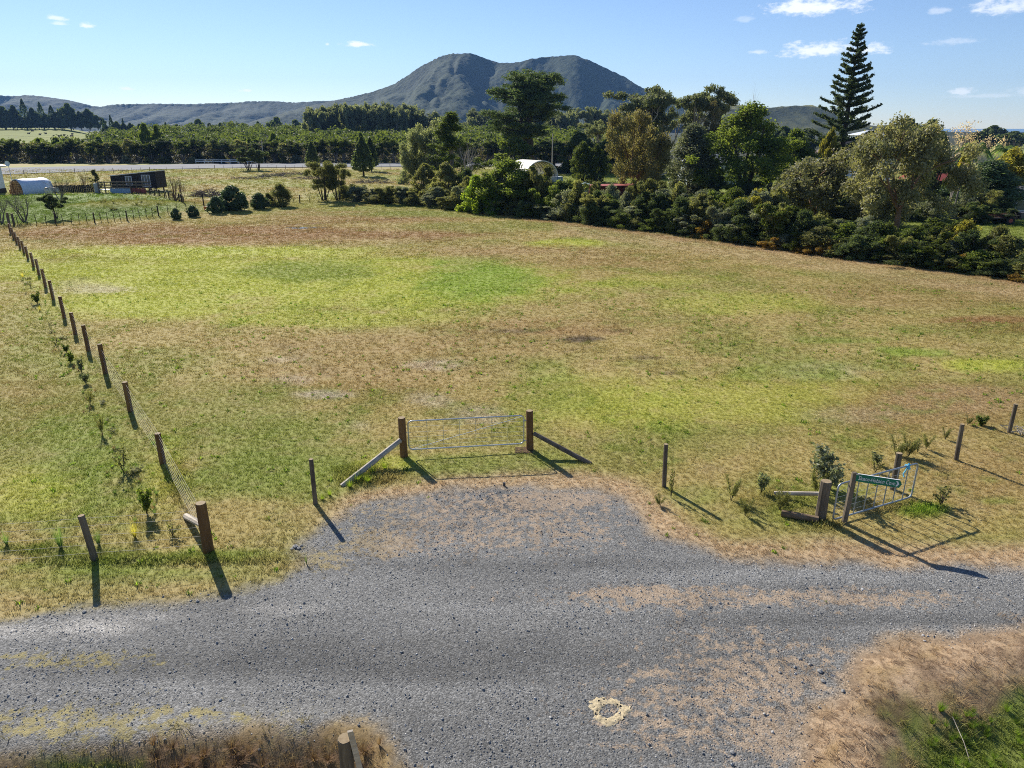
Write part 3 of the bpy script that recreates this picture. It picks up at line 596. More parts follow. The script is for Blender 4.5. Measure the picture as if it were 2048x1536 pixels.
dome('round_shrub', 30, 2.6, 2.5, 'leaf_camellia', 'bark_dark', 80, .13, 200, .15, .10, .0, 3, .95, jag=.25); dome('olive_shrub', 31, 2.8, 2.6, 'leaf_olive', 'bark_dark', 50, .16, 240, .16, .05, .03, 7, .6, jag=.4)
dome('yellow_tree', 32, 6, 8, 'leaf_yellow', 'bark_dark', 90, .11, 200, .25, .18, .02, 4, .55, jag=.4); dome('dark_tree', 33, 8, 8, 'leaf_dark', 'bark_dark', 90, .11, 200, .3, .2, .04, 4, .6, jag=.4)
manuka('man_a', 41); manuka('man_b', 42, stems=9, Wd=.7); manuka('man_c', 43, leaf='leaf_olive', stems=6, low=.35); manuka('man_d', 44, leaf='leaf_dark', stems=8, low=.1, Wd=.6, n2=4)
manuka('kanuka', 45, 4.6, 'leaf_olive', 'bark_dark', 8, 330, .17, .05, .42, .85, 5); manuka('umbrella', 46, 6, 'leaf_dark', 'bark_dark', 7, 260, .26, .14, .5, 1.0, 4)
cone('cone', 51)
manuka('scrub_a', 47, 3, 'leaf_olive', 'bark_dark', 10, 170, .17, .055, .08, .95, 6); manuka('scrub_b', 48, 3, 'leaf_dark', 'bark_dark', 10, 170, .18, .07, .05, .95, 6); manuka('scrub_c', 49, 2.6, 'leaf_greygreen', 'bark_dark', 11, 150, .15, .06, .1, .9, 6)
dome('far_dome', 52, 10, 11, 'leaf_dark', 'bark_dark', 60, .13, 60, .9, .6, .1, 2, 1.1, jag=.5); cone('far_cone', 53, 18, 8, 'leaf_pine', 1.1, .6, 900)
dome('far_green', 54, 9, 8, 'leaf_green', 'bark_grey', 50, .12, 110, .5, .34, .12, 4, .7, jag=.4)
bare('bare_a', 61, 4, r=.026, depth=5); bare('bare_b', 62, 4, spread=.35, stems=6); bare('bare_pale', 63, 7, 'bark_pale', .4, 3, 4, 3); bare('bare_upright', 64, 4, 'bark_brown', .16, 3, 4, 9, .5, .012)
# open pink-grey winter crown: twigs plus a thin veil of seed heads
rng = np.random.default_rng(65); tp = bare('bare_crown', 66, 7, 'bark_pale', .55, 3, 4, 4); cl = [(x, y, z, .5) for x, y, z in tp]
PROTO['bare_crown'] = (leafmesh('crown', clumps_to_leaves(rng, cl, 16, .16, .1), 'leaf_pinkbare'), PROTO['bare_crown'][1], PROTO['bare_crown'][2], PROTO['bare_crown'][3])
# big pine: heavy limbs, flat needle pads, open lower trunk
rng = np.random.default_rng(71); mb = MB(); cl = []; H = 27.0
mb.tube([(0, 0, -.5), (0, 0, 6), (-.4, .2, 14), (.6, 0, 21), (1.2, 0, 25)], [.75, .62, .5, .3, .1], 9, cap=False); mb.tube([(0, 0, 3), (-1.2, .4, 9), (-2.2, .3, 16), (-2.4, 0, 21)], [.5, .42, .28, .1], 7, cap=False)
for i in range(62):
    f = rng.random(); z = 8.5 + f * 15.5; a = rng.uniform(0, 6.28); ln = (3.0 + 5.2 * (1 - abs(f - .38) * 1.15)) * rng.uniform(.55, 1.1)
    s0 = Vector((-.4 + .06 * (z - 8), 0, z)) if i % 3 else Vector((-1.8, .3, min(z, 19))); e = s0 + Vector((math.cos(a) * ln, math.sin(a) * ln, ln * rng.uniform(.05, .4)))
    md = s0.lerp(e, .5) + Vector((0, 0, -.35)); mb.tube([s0, md, e], [.17, .11, .04], 5, cap=False)
    for j in range(8):
        q = s0.lerp(e, rng.uniform(.4, 1.05)) + Vector((rng.normal() * .7, rng.normal() * .7, rng.uniform(0, .8))); cl.append((q.x, q.y, q.z, rng.uniform(.9, 1.7)))
for i in range(46): cl.append((.9 + rng.normal() * 3.0, rng.normal() * 3.0, 23.6 + rng.normal() * 1.2, rng.uniform(.9, 1.5)))
finish('pine', rng, mb, clumps_to_leaves(rng, cl, 100, .62, .19, .6, .2, .6), 'leaf_pine', 'bark_dark')
# second, ragged young pine
rng = np.random.default_rng(72); mb = MB(); cl = []; mb.tube([(0, 0, -.3), (.1, 0, 7), (.3, .1, 13)], [.28, .2, .04], 7, cap=False)
for i in range(46):
    f = rng.random() ** .8; z = 1.5 + f * 11.3; a = rng.uniform(0, 6.28); ln = (3.4 * (1 - f) + .5) * rng.uniform(.6, 1.2); s0 = Vector((.02 * z, 0, z)); e = s0 + Vector((math.cos(a) * ln, math.sin(a) * ln, ln * .55))
    mb.tube([s0, e], [.06, .02], 4, cap=False)
    for j in range(4): q = s0.lerp(e, rng.uniform(.3, 1.05)); cl.append((q.x, q.y, q.z, rng.uniform(.35, .75)))
finish('young_pine', rng, mb, clumps_to_leaves(rng, cl, 80, .42, .10, 1.1, .2, .8), 'leaf_green', 'bark_grey')
# Norfolk pine: whorls of five to seven upswept fronds on a straight mast
rng = np.random.default_rng(73); mb = MB(); parts = []; H = 27.0
mb.tube([(0, 0, -.5), (0, 0, H * .5), (0, 0, H)], [.42, .27, .03], 8, cap=False)
zz = 4.2
while zz < H - .3:
    f = (zz - 6) / (H - 6); R0 = (5.3 * (1 - f) ** .95 + .3) * rng.uniform(.88, 1.08); nbr = 6 if f < .6 else 5; ph = rng.uniform(0, 6.28)
    for i in range(nbr):
        a = ph + 6.28 * i / nbr + rng.normal() * .1; ln = R0 * rng.uniform(.62, 1.12); n = int(66 * ln) + 10; s_ = rng.random(n) ** .8
        rise = .16 + .18 * f; zz_ = zz + ln * (rise * s_ + .20 * s_ ** 3 - .05); side = rng.normal(size=n) * (.12 + .20 * np.sin(np.pi * np.clip(s_, 0, 1)) ** .6) * min(1, ln / 2.5)
        rr = ln * s_; P = np.c_[np.cos(a) * rr - np.sin(a) * side, np.sin(a) * rr + np.cos(a) * side, zz_ + np.abs(rng.normal(size=n)) * .16]
        N = np.c_[np.zeros(n), np.zeros(n), np.ones(n)] * .4; parts.append(leaf_cards(rng, P, N, .50, .17, rng.random(n) * .6 + rng.random() * .4, .2))
        q = [Vector((math.cos(a) * ln * k, math.sin(a) * ln * k, zz + ln * (rise * k + .20 * k ** 3 - .05))) for k in (0, .5, 1)]; mb.tube(q, [.07 * (1 - f) + .02, .04, .015], 4, cap=False)
    zz += (1.5 - .9 * f) * rng.uniform(.78, 1.22)
finish('norfolk', rng, mb, joinleaf(parts), 'leaf_norfolk', 'bark_dark')
# palms
def palm(name, seed, H, nf, fl, leaf):
    rng = np.random.default_rng(seed); mb = MB(); mb.tube([(0, 0, -.3), (.1, 0, H * .5), (.05, 0, H)], [.17, .13, .12], 7, cap=False); parts = []
    for i in range(nf):
        a = rng.uniform(0, 6.28); e0 = rng.uniform(.1, 1.2); s_ = np.linspace(.05, 1, 26); r_ = fl * (s_ * math.cos(e0 * .8)); z = H + fl * (s_ * math.sin(e0) - .75 * s_ ** 2)
        for sd in (-1, 1):
            o = .34 * np.sin(np.pi * s_ ** .7) * sd; P = np.c_[np.cos(a) * r_ - np.sin(a) * o, np.sin(a) * r_ + np.cos(a) * o, z - .12]; b = np.c_[np.cos(a) * r_, np.sin(a) * r_, z]
            d = P - b; w_ = np.c_[np.cos(a), np.sin(a), 0] * .05
            V = np.stack([b - w_, b + w_, P + d * .6 + w_ * .4, P + d * .6 - w_ * .4], 1).reshape(-1, 3); parts.append((V, np.arange(len(V)).reshape(-1, 4), np.full(len(V), rng.random())))
    finish(name, rng, mb, joinleaf(parts), leaf, 'bark_grey')
palm('palm', 81, 5, 22, 2.2, 'leaf_flax'); palm('cabbage', 82, 3.2, 40, .9, 'leaf_tussock')

def plant(kind, name, x, y, H, Wd=None, label=None, cat='tree', group=None, rz=None, leaf=None, z=None, parts=True):
    """one tree or shrub: Empty at its foot > trunk, crown"""
    crown, trunk, h0, w0 = PROTO[kind]; rnd = random.Random(hash((round(x, 2), round(y, 2))) & 0xffff)
    o = empty(name, (x, y, gz(x, y) if z is None else z), rnd.uniform(0, 6.28) if rz is None else rz)
    s = H / h0; k = s if Wd is None else Wd / w0
    tag(o, label, cat, group)
    for nm, me in (('crown', crown), ('trunk' if crown else 'branches', trunk)):
        if me is None: continue
        c = obj(nm, me, o, scale=(k, k, s))
        if leaf and nm == 'crown': c.material_slots[0].link = 'OBJECT'; c.material_slots[0].material = M[leaf]
    return o
def plant_px(kind, name, px, pyb, pyt, wpx, label, cat='tree', group=None, Y=None, **kw):
    """foot at pixel (px,pyb) on the ground (or at depth Y), top at row pyt, crown wpx wide"""
    b = G(px, pyb) if Y is None else at_depth(px, pyb, Y); Y = b.y; top = at_depth(px, pyt, Y)
    dep = Y * cp + (CAM_H - top.z) * sp
    return plant(kind, name, top.x if Y > 150 else b.x, Y, top.z, wpx * dep / FPX, label, cat, group, **kw)

# ---------------------------------------------------------------- hills, sea, road
def hillmat(name, c1, c2, c3=None, grassz=None, sc=.05):
    m_, t, out = newmat(name); ge = t.n('ShaderNodeNewGeometry'); pos = ge.outputs['Position']
    a = t.noise(pos, sc, 4, .6); b = t.noise(pos, sc * .12, 3, .5); f = t.m('ADD', t.m('MULTIPLY', a, .65), t.m('MULTIPLY', b, .35))
    col = t.mix(t.ss(f, .38, .64), c1, c2)
    if grassz:
        sz = t.n('ShaderNodeSeparateXYZ'); t.L.new(pos, sz.inputs[0])
        g_ = t.m('ADD', sz.outputs[2], t.m('MULTIPLY', t.m('SUBTRACT', t.noise(pos, .012, 4, .6), .5), grassz * 1.5)); col = t.mix(t.ss(g_, grassz * .92, grassz * 1.12), col, c3)
    h = t.noise(pos, sc * 3.2, 3, .65)
    bsdf(t, out, col, .9, 0, .1, bump(t, h, .8, 3.0)); M[name] = m_; return m_
hillmat('hill_bush', (.009, .026, .010), (.030, .052, .018)); hillmat('hill_head', (.03, .04, .018), (.065, .07, .03), (.25, .24, .085), 52)
hillmat('hill_pasture', (.13, .165, .012), (.20, .22, .02), sc=.02)
def hill(name, prof, Yr, Yf, Yb, nx, ny, mat, spur=.35, sl=170., seed=0, pw=1.15, canopy=2.2):
    P = [at_depth(px, py, Yr) for px, py in prof]; rx = np.array([p.x for p in P]); rz = np.array([p.z for p in P])
    xs = np.linspace(rx[0], rx[-1], nx); ys = np.concatenate([np.linspace(Yf, Yr, int(ny * .75), endpoint=False), np.linspace(Yr, Yb, ny - int(ny * .75))])
    X, Y, F = grid(xs, ys); xr = X * (1 + .0 * Y); Z = np.interp(xr, rx, rz)
    for k in range(2): Z = Z
    t_ = np.where(Y < Yr, (Y - Yf) / (Yr - Yf), 1 - .6 * (Y - Yr) / (Yb - Yr)); s_ = np.clip(t_, 0, 1) ** pw
    wx = X + 60 * (fbm(X / 150, Y / 150, seed + 3) - .5); rdg = 1 - np.abs(np.clip(2.2 * (2 * fbm(wx / sl, Y / (sl * 3.2), seed, 3, .4) - 1), -1, 1)); rdg2 = 1 - np.abs(np.clip(2.2 * (2 * fbm(wx / (sl * .33), Y / sl, seed + 9, 3) - 1), -1, 1)); rdg = 1 - rdg; rdg2 = 1 - rdg2
    val = (1 - rdg) * .78 + (1 - rdg2) * .22; env = np.clip(4 * t_ * (1 - t_), 0, 1) ** .7
    can = fbm(X / 7, Y / 9, seed + 5, 2) - .5
    z = Z * s_ - Z * spur * env * val * 1.6 + canopy * can * 2 * np.clip(t_ * 6, 0, 1) - 3 * (1 - np.clip(t_ * 8, 0, 1))
    o = obj(name, mesh_np(name, np.c_[X, Y, z], F, [M[mat]], smooth=True)); tag(o, kind='structure'); return o
hill('bush_mountain', [(520, 262), (560, 232), (600, 216), (640, 207), (700, 194), (745, 184), (790, 167), (822, 146), (850, 128), (880, 113), (905, 107), (940, 106), (965, 115), (1000, 126), (1035, 125), (1065, 117), (1100, 113), (1150, 110),
      (1180, 121), (1215, 138), (1250, 154), (1275, 170), (1305, 186), (1360, 200), (1440, 212), (1520, 232), (1600, 262)], 2600, 1800, 3500, 430, 190, 'hill_bush', .22, 210., 4, pw=1.0)
hill('left_hills', [(-700, 205), (-300, 195), (-100, 185), (0, 191), (30, 192), (60, 190), (110, 196), (150, 203), (185, 212), (205, 214), (222, 209), (300, 207), (380, 208), (440, 206), (500, 203), (540, 202), (590, 205), (640, 202), (720, 199), (900, 190), (1000, 230)],
     3300, 2500, 4200, 520, 110, 'hill_bush', .35, 260., 14, canopy=3.0)
hill('headland', [(1380, 245), (1440, 206), (1500, 212), (1530, 216), (1560, 213), (1600, 211), (1625, 210), (1640, 216), (1660, 228), (1690, 240), (1720, 248), (1760, 262)], 1500, 1000, 1900, 180, 80, 'hill_head', .35, 120., 24, canopy=1.2)
# rising pasture behind the bush on the left
xs_ = np.linspace(-620, -190, 90); ys_ = np.linspace(430, 860, 60); X, Y, F = grid(xs_, ys_)
px_, _ = proj(X, Y, 5.0)
z = sstep(430, 760, Y) * 9.4 * sstep(235, 120, px_) - 1.2 * sstep(200, 260, px_) + .7 * fbm(X / 40, Y / 40, 2) - .5 * (1 - sstep(430, 470, Y))
pasture = obj('pasture', mesh_np('pasture', np.c_[X, Y, z], F, [M['hill_pasture']], smooth=True)); tag(pasture, kind='structure')
m_, t, out = newmat('sea'); bsdf(t, out, (.05, .12, .20), .25, 0, .5); M['sea'] = m_
sea = MB(); sea.add([(1150, 1850, .6), (9000, 1850, .6), (20000, 16000, .6), (1150 * 4.2, 16000, .6)], [(0, 1, 2, 3)]); tag(sea.build('sea', M['sea']), kind='structure')
# sealed road beyond the paddocks
def strip(pa, pb, z, name, mat, dz=.02):
    n = len(pa); vs = [(p.x, p.y, gz(p.x, p.y) + dz) for p in pa] + [(p.x, p.y, gz(p.x, p.y) + dz) for p in pb]
    mb = MB(); mb.add(vs, [(i, i + 1, n + i + 1, n + i) for i in range(n - 1)]); o = mb.build(name, M[mat]); tag(o, kind='structure'); return o
def dens(pts, k=6):
    o = []
    for a, b in zip(pts[:-1], pts[1:]): o += [a.lerp(b, i / k) for i in range(k)]
    return o + [pts[-1]]
strip(dens([G(*p) for p in [(-500, 372), (-100, 358), (0, 350), (150, 344), (300, 339), (420, 337), (640, 335), (850, 334), (1000, 334), (1250, 334)]]),
      dens([G(*p) for p in [(-500, 352), (-100, 340), (0, 337), (150, 333), (300, 330), (420, 328), (640, 327.5), (850, 327), (1000, 327), (1250, 327)]]), 0, 'sealed_road', 'asphalt', .12)

# ---------------------------------------------------------------- far woods and trees
rng = np.random.default_rng(5); rr_ = random.Random(5)
def canopy(name, mat, n, seed, Y0, Y1, label):
    rng = np.random.default_rng(seed); Y = np.sqrt(rng.uniform(Y0 ** 2, Y1 ** 2, n)); px = rng.uniform(-160, 1300, n); X = (px - 1024) / FPX * (Y * cp + 3)
    f = (Y - 216) / 215; h = 5.8 + 5.2 * np.clip(f, 0, 1) * np.clip((px - 150) / 160, 0, 1) + rng.normal(size=n) * .6 + 4.0 * (fbm(X / 22, Y / 22, 4) - .5)
    keep = (px > 190) | (Y < 275); X, Y, h = X[keep], Y[keep], h[keep]; r = rng.uniform(1.2, 4.2, len(X)) * (1 + .3 * f[keep]); k = 46
    idx = np.repeat(np.arange(len(X)), k); d = rng.normal(size=(len(idx), 3)); d[:, 2] = np.abs(d[:, 2]) * .9 - .25; d /= np.linalg.norm(d, axis=1)[:, None]
    P = np.c_[X[idx], Y[idx], (h - r * .7)[idx]] + d * np.array([1, 1, .7]) * (r[idx] * rng.uniform(.75, 1.05, len(idx)))[:, None]
    lv = rng.random(len(X))[idx] * .6 + rng.random(len(idx)) * .4
    o = obj(name, leafmesh(name, leaf_cards(rng, P, d, 1.0, .7, lv, .3), mat)); tag(o, label, 'bush', kind='stuff'); return o
canopy('bush_canopy', 'leaf_manuka', 1300, 6, 221, 440, 'olive green bush canopy behind the sealed road')
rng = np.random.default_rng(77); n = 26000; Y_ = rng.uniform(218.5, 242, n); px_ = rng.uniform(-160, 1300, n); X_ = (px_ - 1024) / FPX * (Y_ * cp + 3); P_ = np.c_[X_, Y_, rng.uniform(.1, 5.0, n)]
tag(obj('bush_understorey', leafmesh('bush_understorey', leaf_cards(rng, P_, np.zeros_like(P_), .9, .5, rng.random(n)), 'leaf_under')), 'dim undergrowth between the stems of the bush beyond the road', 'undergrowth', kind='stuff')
canopy('bush_canopy', 'leaf_dark', 420, 7, 226, 440, 'dark green clumps in the bush canopy behind the road')
BK = {'man_a': 'thin-stemmed olive bush tree', 'man_b': 'broad many-stemmed bush tree', 'man_c': 'dull olive bush tree', 'man_d': 'dark low-branched bush tree'}; BM = [(30, 'at the left picture edge'), (150, 'behind the tarpaulin stack'), (220, 'left of the cabin'), (320, 'behind the cabin'), (395, 'left of the white rail'), (515, 'behind the white rail'), (600, 'right of the power pole'), (680, 'behind the first conical tree'), (760, 'behind the largest conical tree'), (850, 'left of the pale silvery tree'), (980, 'behind the ragged pine'), (1100, 'behind the big pine'), (9999, 'right of the big pine')]
def mark(px, L_): return next(b for a, b in L_ if px < a)
for i in range(66):
    px = -60 + i * 20.2 + rr_.uniform(-7, 7); Y = 216.5 + rr_.uniform(0, 5); b = at_depth(px, 330, Y); kd = rr_.choice(['man_a', 'man_b', 'man_a', 'man_c', 'man_d'])
    plant(kd, 'bush_edge_tree', b.x, Y, rr_.uniform(5.2, 7.0), rr_.uniform(4.2, 5.6), f'{BK[kd]} in the row beyond the road, {mark(px, BM)}', 'tree', 'bush trees lining the far side of the road')
for i in range(30):
    px = -60 + i * 44 + rr_.uniform(-14, 14); b = at_depth(px, 330, 214.6 + rr_.uniform(0, 1.2)); plant(rr_.choice(['shrub_a', 'shrub_b', 'shrub_c']), 'roadside_shrub', b.x, b.y, rr_.uniform(1.0, 2.6), rr_.uniform(2, 4),
        f'low scrubby bush at the far road edge, {mark(px, BM)}', 'shrub', 'scrub at the foot of the bush edge')
for px, pt, wd in [(285, 243, 34), (310, 248, 26), (195, 270, 30), (110, 272, 34), (545, 263, 30), (720, 262, 26), (1010, 266, 40), (75, 274, 30)]:
    plant_px('far_green', 'bush_tree', px, 330, pt, wd, 'taller leafy green tree rising out of the bush edge beyond the road', 'tree', 'taller green trees in the bush edge', Y=226)
for i in range(25):
    px = 618 + i * 9.8 + rr_.uniform(-4, 4); pt = 204 + 10 * abs((px - 735) / 120) ** 3 + rr_.uniform(-4, 9)
    plant_px(rr_.choice(['euc_far', 'euc_far2']), 'gum_tree', px, 300, pt, rr_.uniform(38, 56), 'tall grey-green gum in the dense stand, ' + ('at its left end' if px < 680 else 'left of its middle' if px < 740 else 'right of its middle' if px < 800 else 'at its right end'), 'tree', 'dense stand of tall gums below the mountain', Y=372 + rr_.uniform(0, 30))
for i in range(26):
    px = 860 + i * 16.5 + rr_.uniform(-5, 5); pt = (228 if px < 950 else 212 if px < 1060 else 208) + rr_.uniform(0, 18)
    plant_px(rr_.choice(['euc_far', 'euc_far2', 'gum_tall']), 'gum_tree', px, 300, pt, rr_.uniform(36, 54), 'pale domed gum of the loose far row, ' + ('left of the ragged pine' if px < 900 else 'between ragged pine and big pine' if px < 1000 else 'behind the big pine' if px < 1130 else 'between big pine and tall gums'), 'tree', 'pale gums behind the big pine', Y=410 + rr_.uniform(0, 40), leaf='leaf_euc')
def hillz(px): return 8.2 if px < 200 else 0.0
for (px, pt, wd, k) in [(6, 226, 40, 'far_dome'), (28, 224, 26, 'far_dome'), (46, 213, 20, 'far_cone'), (66, 229, 24, 'far_dome'), (81, 219, 18, 'far_cone'), (104, 226, 20, 'far_cone'), (120, 232, 22, 'far_dome'), (136, 220, 36, 'far_dome'), (160, 236, 18, 'far_dome'), (176, 231, 28, 'far_dome'),
                        (206, 233, 14, 'far_cone'), (219, 226, 14, 'far_cone'), (232, 237, 22, 'far_dome'), (244, 232, 10, 'far_cone'), (259, 240, 18, 'far_dome'), (278, 242, 20, 'far_dome'), (330, 240, 14, 'far_cone'), (352, 243, 22, 'far_dome'), (395, 232, 34, 'far_dome'), (418, 240, 20, 'far_dome'), (440, 240, 24, 'far_dome'),
                        (462, 236, 22, 'far_dome'), (485, 240, 26, 'far_dome'), (515, 237, 18, 'far_dome'), (552, 228, 40, 'far_dome'), (590, 233, 34, 'far_dome'), (-30, 222, 36, 'far_dome'), (-70, 226, 40, 'far_cone')] + [(q, 238 + (q * 7) % 9, 26, 'far_dome') for q in range(-60, 270, 17)]:
    Y = 690 if px < 200 else 560
    plant_px(k, 'shelter_tree', px, 262, pt + (5 if k == 'far_dome' else 3), wd, ('hazy pointed conifer of the far shelter belt, ' if k == 'far_cone' else ('small ' if wd == 26 else '') + 'hazy round tree of the shelter belt, ') + ('at the left picture edge' if px < 25 else 'at the left of the green slope' if px < 90 else 'above the grazing cattle' if px < 150 else 'at the right end of the green slope' if px < 200 else 'just right of the green slope' if px < 270 else 'above the cabin' if px < 360 else 'above the white rail' if px < 480 else 'left of the dense gum stand'), 'tree', 'far conifers of the shelter belt' if k == 'far_cone' else 'far round-topped shelter trees', Y=Y, z=hillz(px))
# headland-side dark trees on the right skyline
for (px, pt, wd, Y) in [(1570, 252, 60, 300), (1615, 256, 60, 280), (1820, 236, 70, 260), (1865, 238, 60, 250), (1780, 250, 60, 260), (1990, 250, 50, 420), (2030, 262, 60, 380), (1960, 262, 60, 330), (2080, 258, 70, 400), (1540, 262, 60, 260), (1480, 258, 70, 270), (1430, 262, 60, 260)]:
    plant_px('far_dome', 'skyline_tree', px, 300, pt, wd, 'dark broad skyline tree at right, ' + ('left of the tiered pine' if px < 1640 else 'between tiered pine and leafless tree' if px < 1900 else 'at the right picture edge'), 'tree', 'dark broad trees on the right skyline', Y=Y)

# ---------------------------------------------------------------- the single trees one can point at
T = plant_px
T('pine', 'pine_tree', 1062, 330, 138, 158, 'very large spreading dark pine rising above the white arched shelter', Y=185, rz=.4)
T('norfolk', 'norfolk_pine', 1684, 300, 45, 138, 'tall tiered conical pine with separate whorls of branches at right', Y=118)
T('gum_tall', 'gum_tree', 1292, 300, 165, 135, 'leftmost tall flat-topped gum of the cluster right of the mountain', Y=170); T('gum_tall2', 'gum_tree', 1345, 300, 170, 125, 'middle tall gum of the cluster right of the mountain', Y=176, rz=2)
T('gum_tall', 'gum_tree', 1398, 300, 166, 125, 'rightmost tall flat-topped gum of the cluster right of the mountain', Y=172, rz=4); T('gum_tall2', 'gum_tree', 1432, 300, 196, 52, 'slim brownish drooping gum beside the cluster of tall gums', Y=165, leaf='leaf_gumbrown')
T('gum_tall2', 'gum_tree', 1250, 310, 232, 80, 'lower gum on the left shoulder of the tall gum cluster', Y=180); T('gum_tall', 'gum_tree', 1195, 310, 238, 60, 'small gum between the big pine and the tall gum cluster', Y=190)
T('gum_c', 'gum_tree', 1268, 392, 213, 138, 'brown-tinged gum with a slim reddish trunk behind the hedge near the water tank', Y=105); T('grey_column', 'grey_tree', 1378, 388, 243, 98, 'dense grey-green upright tree between brown gum and bright green tree')
T('green_a', 'evergreen_tree', 1486, 392, 200, 178, 'large bright olive-green tree with bumpy crown, left of the tiered pine', rz=1.0); T('green_b', 'evergreen_tree', 1578, 385, 253, 88, 'smaller rounded olive-green tree right beside the larger bumpy one')
T('bare_pale', 'dead_tree', 1497, 300, 168, 44, 'bare dead branches poking above the bumpy green tree', Y=120); T('yellow_tree', 'evergreen_tree', 1655, 330, 252, 66, 'yellow-green rounded tree at the foot of the tiered pine', Y=100)
T('gum_b', 'gum_tree', 1628, 446, 290, 212, 'low spreading gum with glossy grey leaves and pale crossing trunks at the hedge', rz=.7); T('gum_a', 'gum_tree', 1790, 470, 222, 245, 'tallest glossy brown-grey gum standing in the right-hand hedge', rz=2.2)
T('dark_tree', 'dark_tree', 1868, 345, 262, 86, 'dark round tree behind the tall glossy gum, beside the red roof', Y=92); T('bare_crown', 'winter_tree', 1925, 335, 243, 130, 'leafless pinkish-grey tree with wide twiggy crown at far right', Y=125)
T('palm', 'palm_tree', 1940, 352, 287, 66, 'feathery palm with a ringed grey trunk in front of the leafless tree', Y=88); T('palm', 'palm_tree', 1922, 350, 296, 46, 'shorter palm just left of the feathery palm', Y=92, rz=2); T('cabbage', 'cabbage_tree', 1918, 372, 322, 20, 'small shaggy-headed cabbage tree below the palms', Y=80); T('palm', 'palm_tree', 2000, 345, 290, 50, 'palm fronds showing above the yellow-green tree at right edge', Y=110)
T('yellow_tree', 'broad_tree', 2015, 375, 292, 150, 'broad yellow-green tree above the dark shed roof at right edge', Y=92, rz=1); T('grey_column', 'grey_shrub', 1965, 430, 325, 120, 'dark grey-green bushy tree left of the low dark-roofed shed', rz=3, leaf='leaf_camellia')
T('bare_pale', 'dead_tree', 1905, 380, 300, 60, 'pale bare leaning branches between tall gum and palms', Y=84); T('green_b', 'evergreen_tree', 1900, 420, 370, 60, 'bright green bush below the small cabbage tree', leaf='leaf_bright')
T('young_pine', 'young_pine', 905, 362, 220, 122, 'ragged upright green pine left of the big pine', Y=125); T('gum_b', 'pale_tree', 862, 350, 232, 112, 'pale silvery-green tree with foliage to the ground left of the ragged pine', Y=135, leaf='leaf_euc'); T('bare_pale', 'bare_tree', 938, 372, 275, 76, 'bare grey-branched tree in front of the ragged pine', Y=112)
T('dark_tree', 'dark_shrub', 852, 390, 325, 62, 'leftmost dark olive bush below the pale silvery tree', leaf='leaf_olive'); T('dark_tree', 'dark_shrub', 893, 398, 322, 66, 'middle dark olive bush below the ragged pine', leaf='leaf_olive', rz=2); T('dark_tree', 'dark_shrub', 935, 400, 335, 56, 'dark green bush between ragged pine and bright green tree', rz=4)
T('bright_a', 'lime_tree', 952, 425, 348, 66, 'bright lime-green leafy tree at the corner of the field'); T('bright_b', 'green_tree', 1015, 424, 315, 130, 'broad glossy dark green tree beside the white arched shelter', leaf='leaf_green'); T('bright_a', 'lime_tree', 985, 428, 372, 60, 'lower lime-green bush against the broad dark green tree', rz=2, leaf='leaf_bright')
T('dark_tree', 'dark_tree', 1160, 335, 262, 90, 'dark rounded trees behind the pole right of the big pine', Y=165); T('green_b', 'bush_tree', 1165, 350, 280, 56, 'rounded olive tree left of the brown gum, behind the lawn', Y=140, leaf='leaf_manuka'); T('green_b', 'bush_tree', 1192, 350, 285, 44, 'small rounded olive tree touching the brown gum', Y=138, leaf='leaf_manuka', rz=2)
T('dark_tree', 'dark_tree', 1300, 345, 290, 100, 'dark tree mass behind the brown gum', Y=150); T('dark_tree', 'dark_tree', 1225, 340, 270, 90, 'dark tree behind the rounded olive trees', Y=170); T('man_d', 'bush_tree', 1100, 345, 282, 70, 'dark bush tree at the foot of the big pine, behind the pole', Y=172); T('far_green', 'bush_tree', 1030, 345, 272, 90, 'olive bush tree left of the big pine trunk', Y=176)
T('kanuka', 'kanuka_tree', 648, 402, 321, 62, 'umbrella-shaped olive tree with two slim trunks at the far fence'); T('kanuka', 'kanuka_tree', 677, 402, 326, 52, 'right-hand stem and crown of the paired olive trees at the far fence', rz=2)
T('umbrella', 'spreading_tree', 492, 341, 295, 52, 'left dark spreading tree in front of the white road rail'); T('umbrella', 'spreading_tree', 512, 341, 299, 38, 'right dark spreading tree in front of the white road rail', rz=2)
T('cone', 'conical_tree', 621, 336, 282, 24, 'leftmost narrow dark conical tree near the road'); T('cone', 'conical_tree', 722, 353, 272, 40, 'largest dark conical tree with a short bare trunk', rz=1); T('cone', 'conical_tree', 739, 343, 274, 27, 'narrow conical tree half hidden behind the largest one', rz=2)
T('round_shrub', 'camellia_shrub', 468, 423, 370, 52, 'largest dark glossy rounded shrub at the far fence', 'shrub'); T('round_shrub', 'camellia_shrub', 434, 428, 393, 32, 'smaller glossy shrub touching the largest rounded one', 'shrub'); T('round_shrub', 'camellia_shrub', 521, 419, 385, 34, 'glossy shrub between the largest rounded one and the olive shrub', 'shrub')
T('round_shrub', 'camellia_shrub', 353, 440, 416, 19, 'small round shrub at the fence, left of the orange bucket and of its twin', 'shrub'); T('round_shrub', 'camellia_shrub', 387, 435, 411, 22, 'small round shrub next to the orange bucket', 'shrub'); T('olive_shrub', 'olive_shrub', 563, 414, 366, 46, 'dense dull olive vase-shaped shrub at the far fence', 'shrub'); T('olive_shrub', 'olive_shrub', 538, 414, 386, 22, 'small green shrub tucked between two shrubs at the far fence', 'shrub')
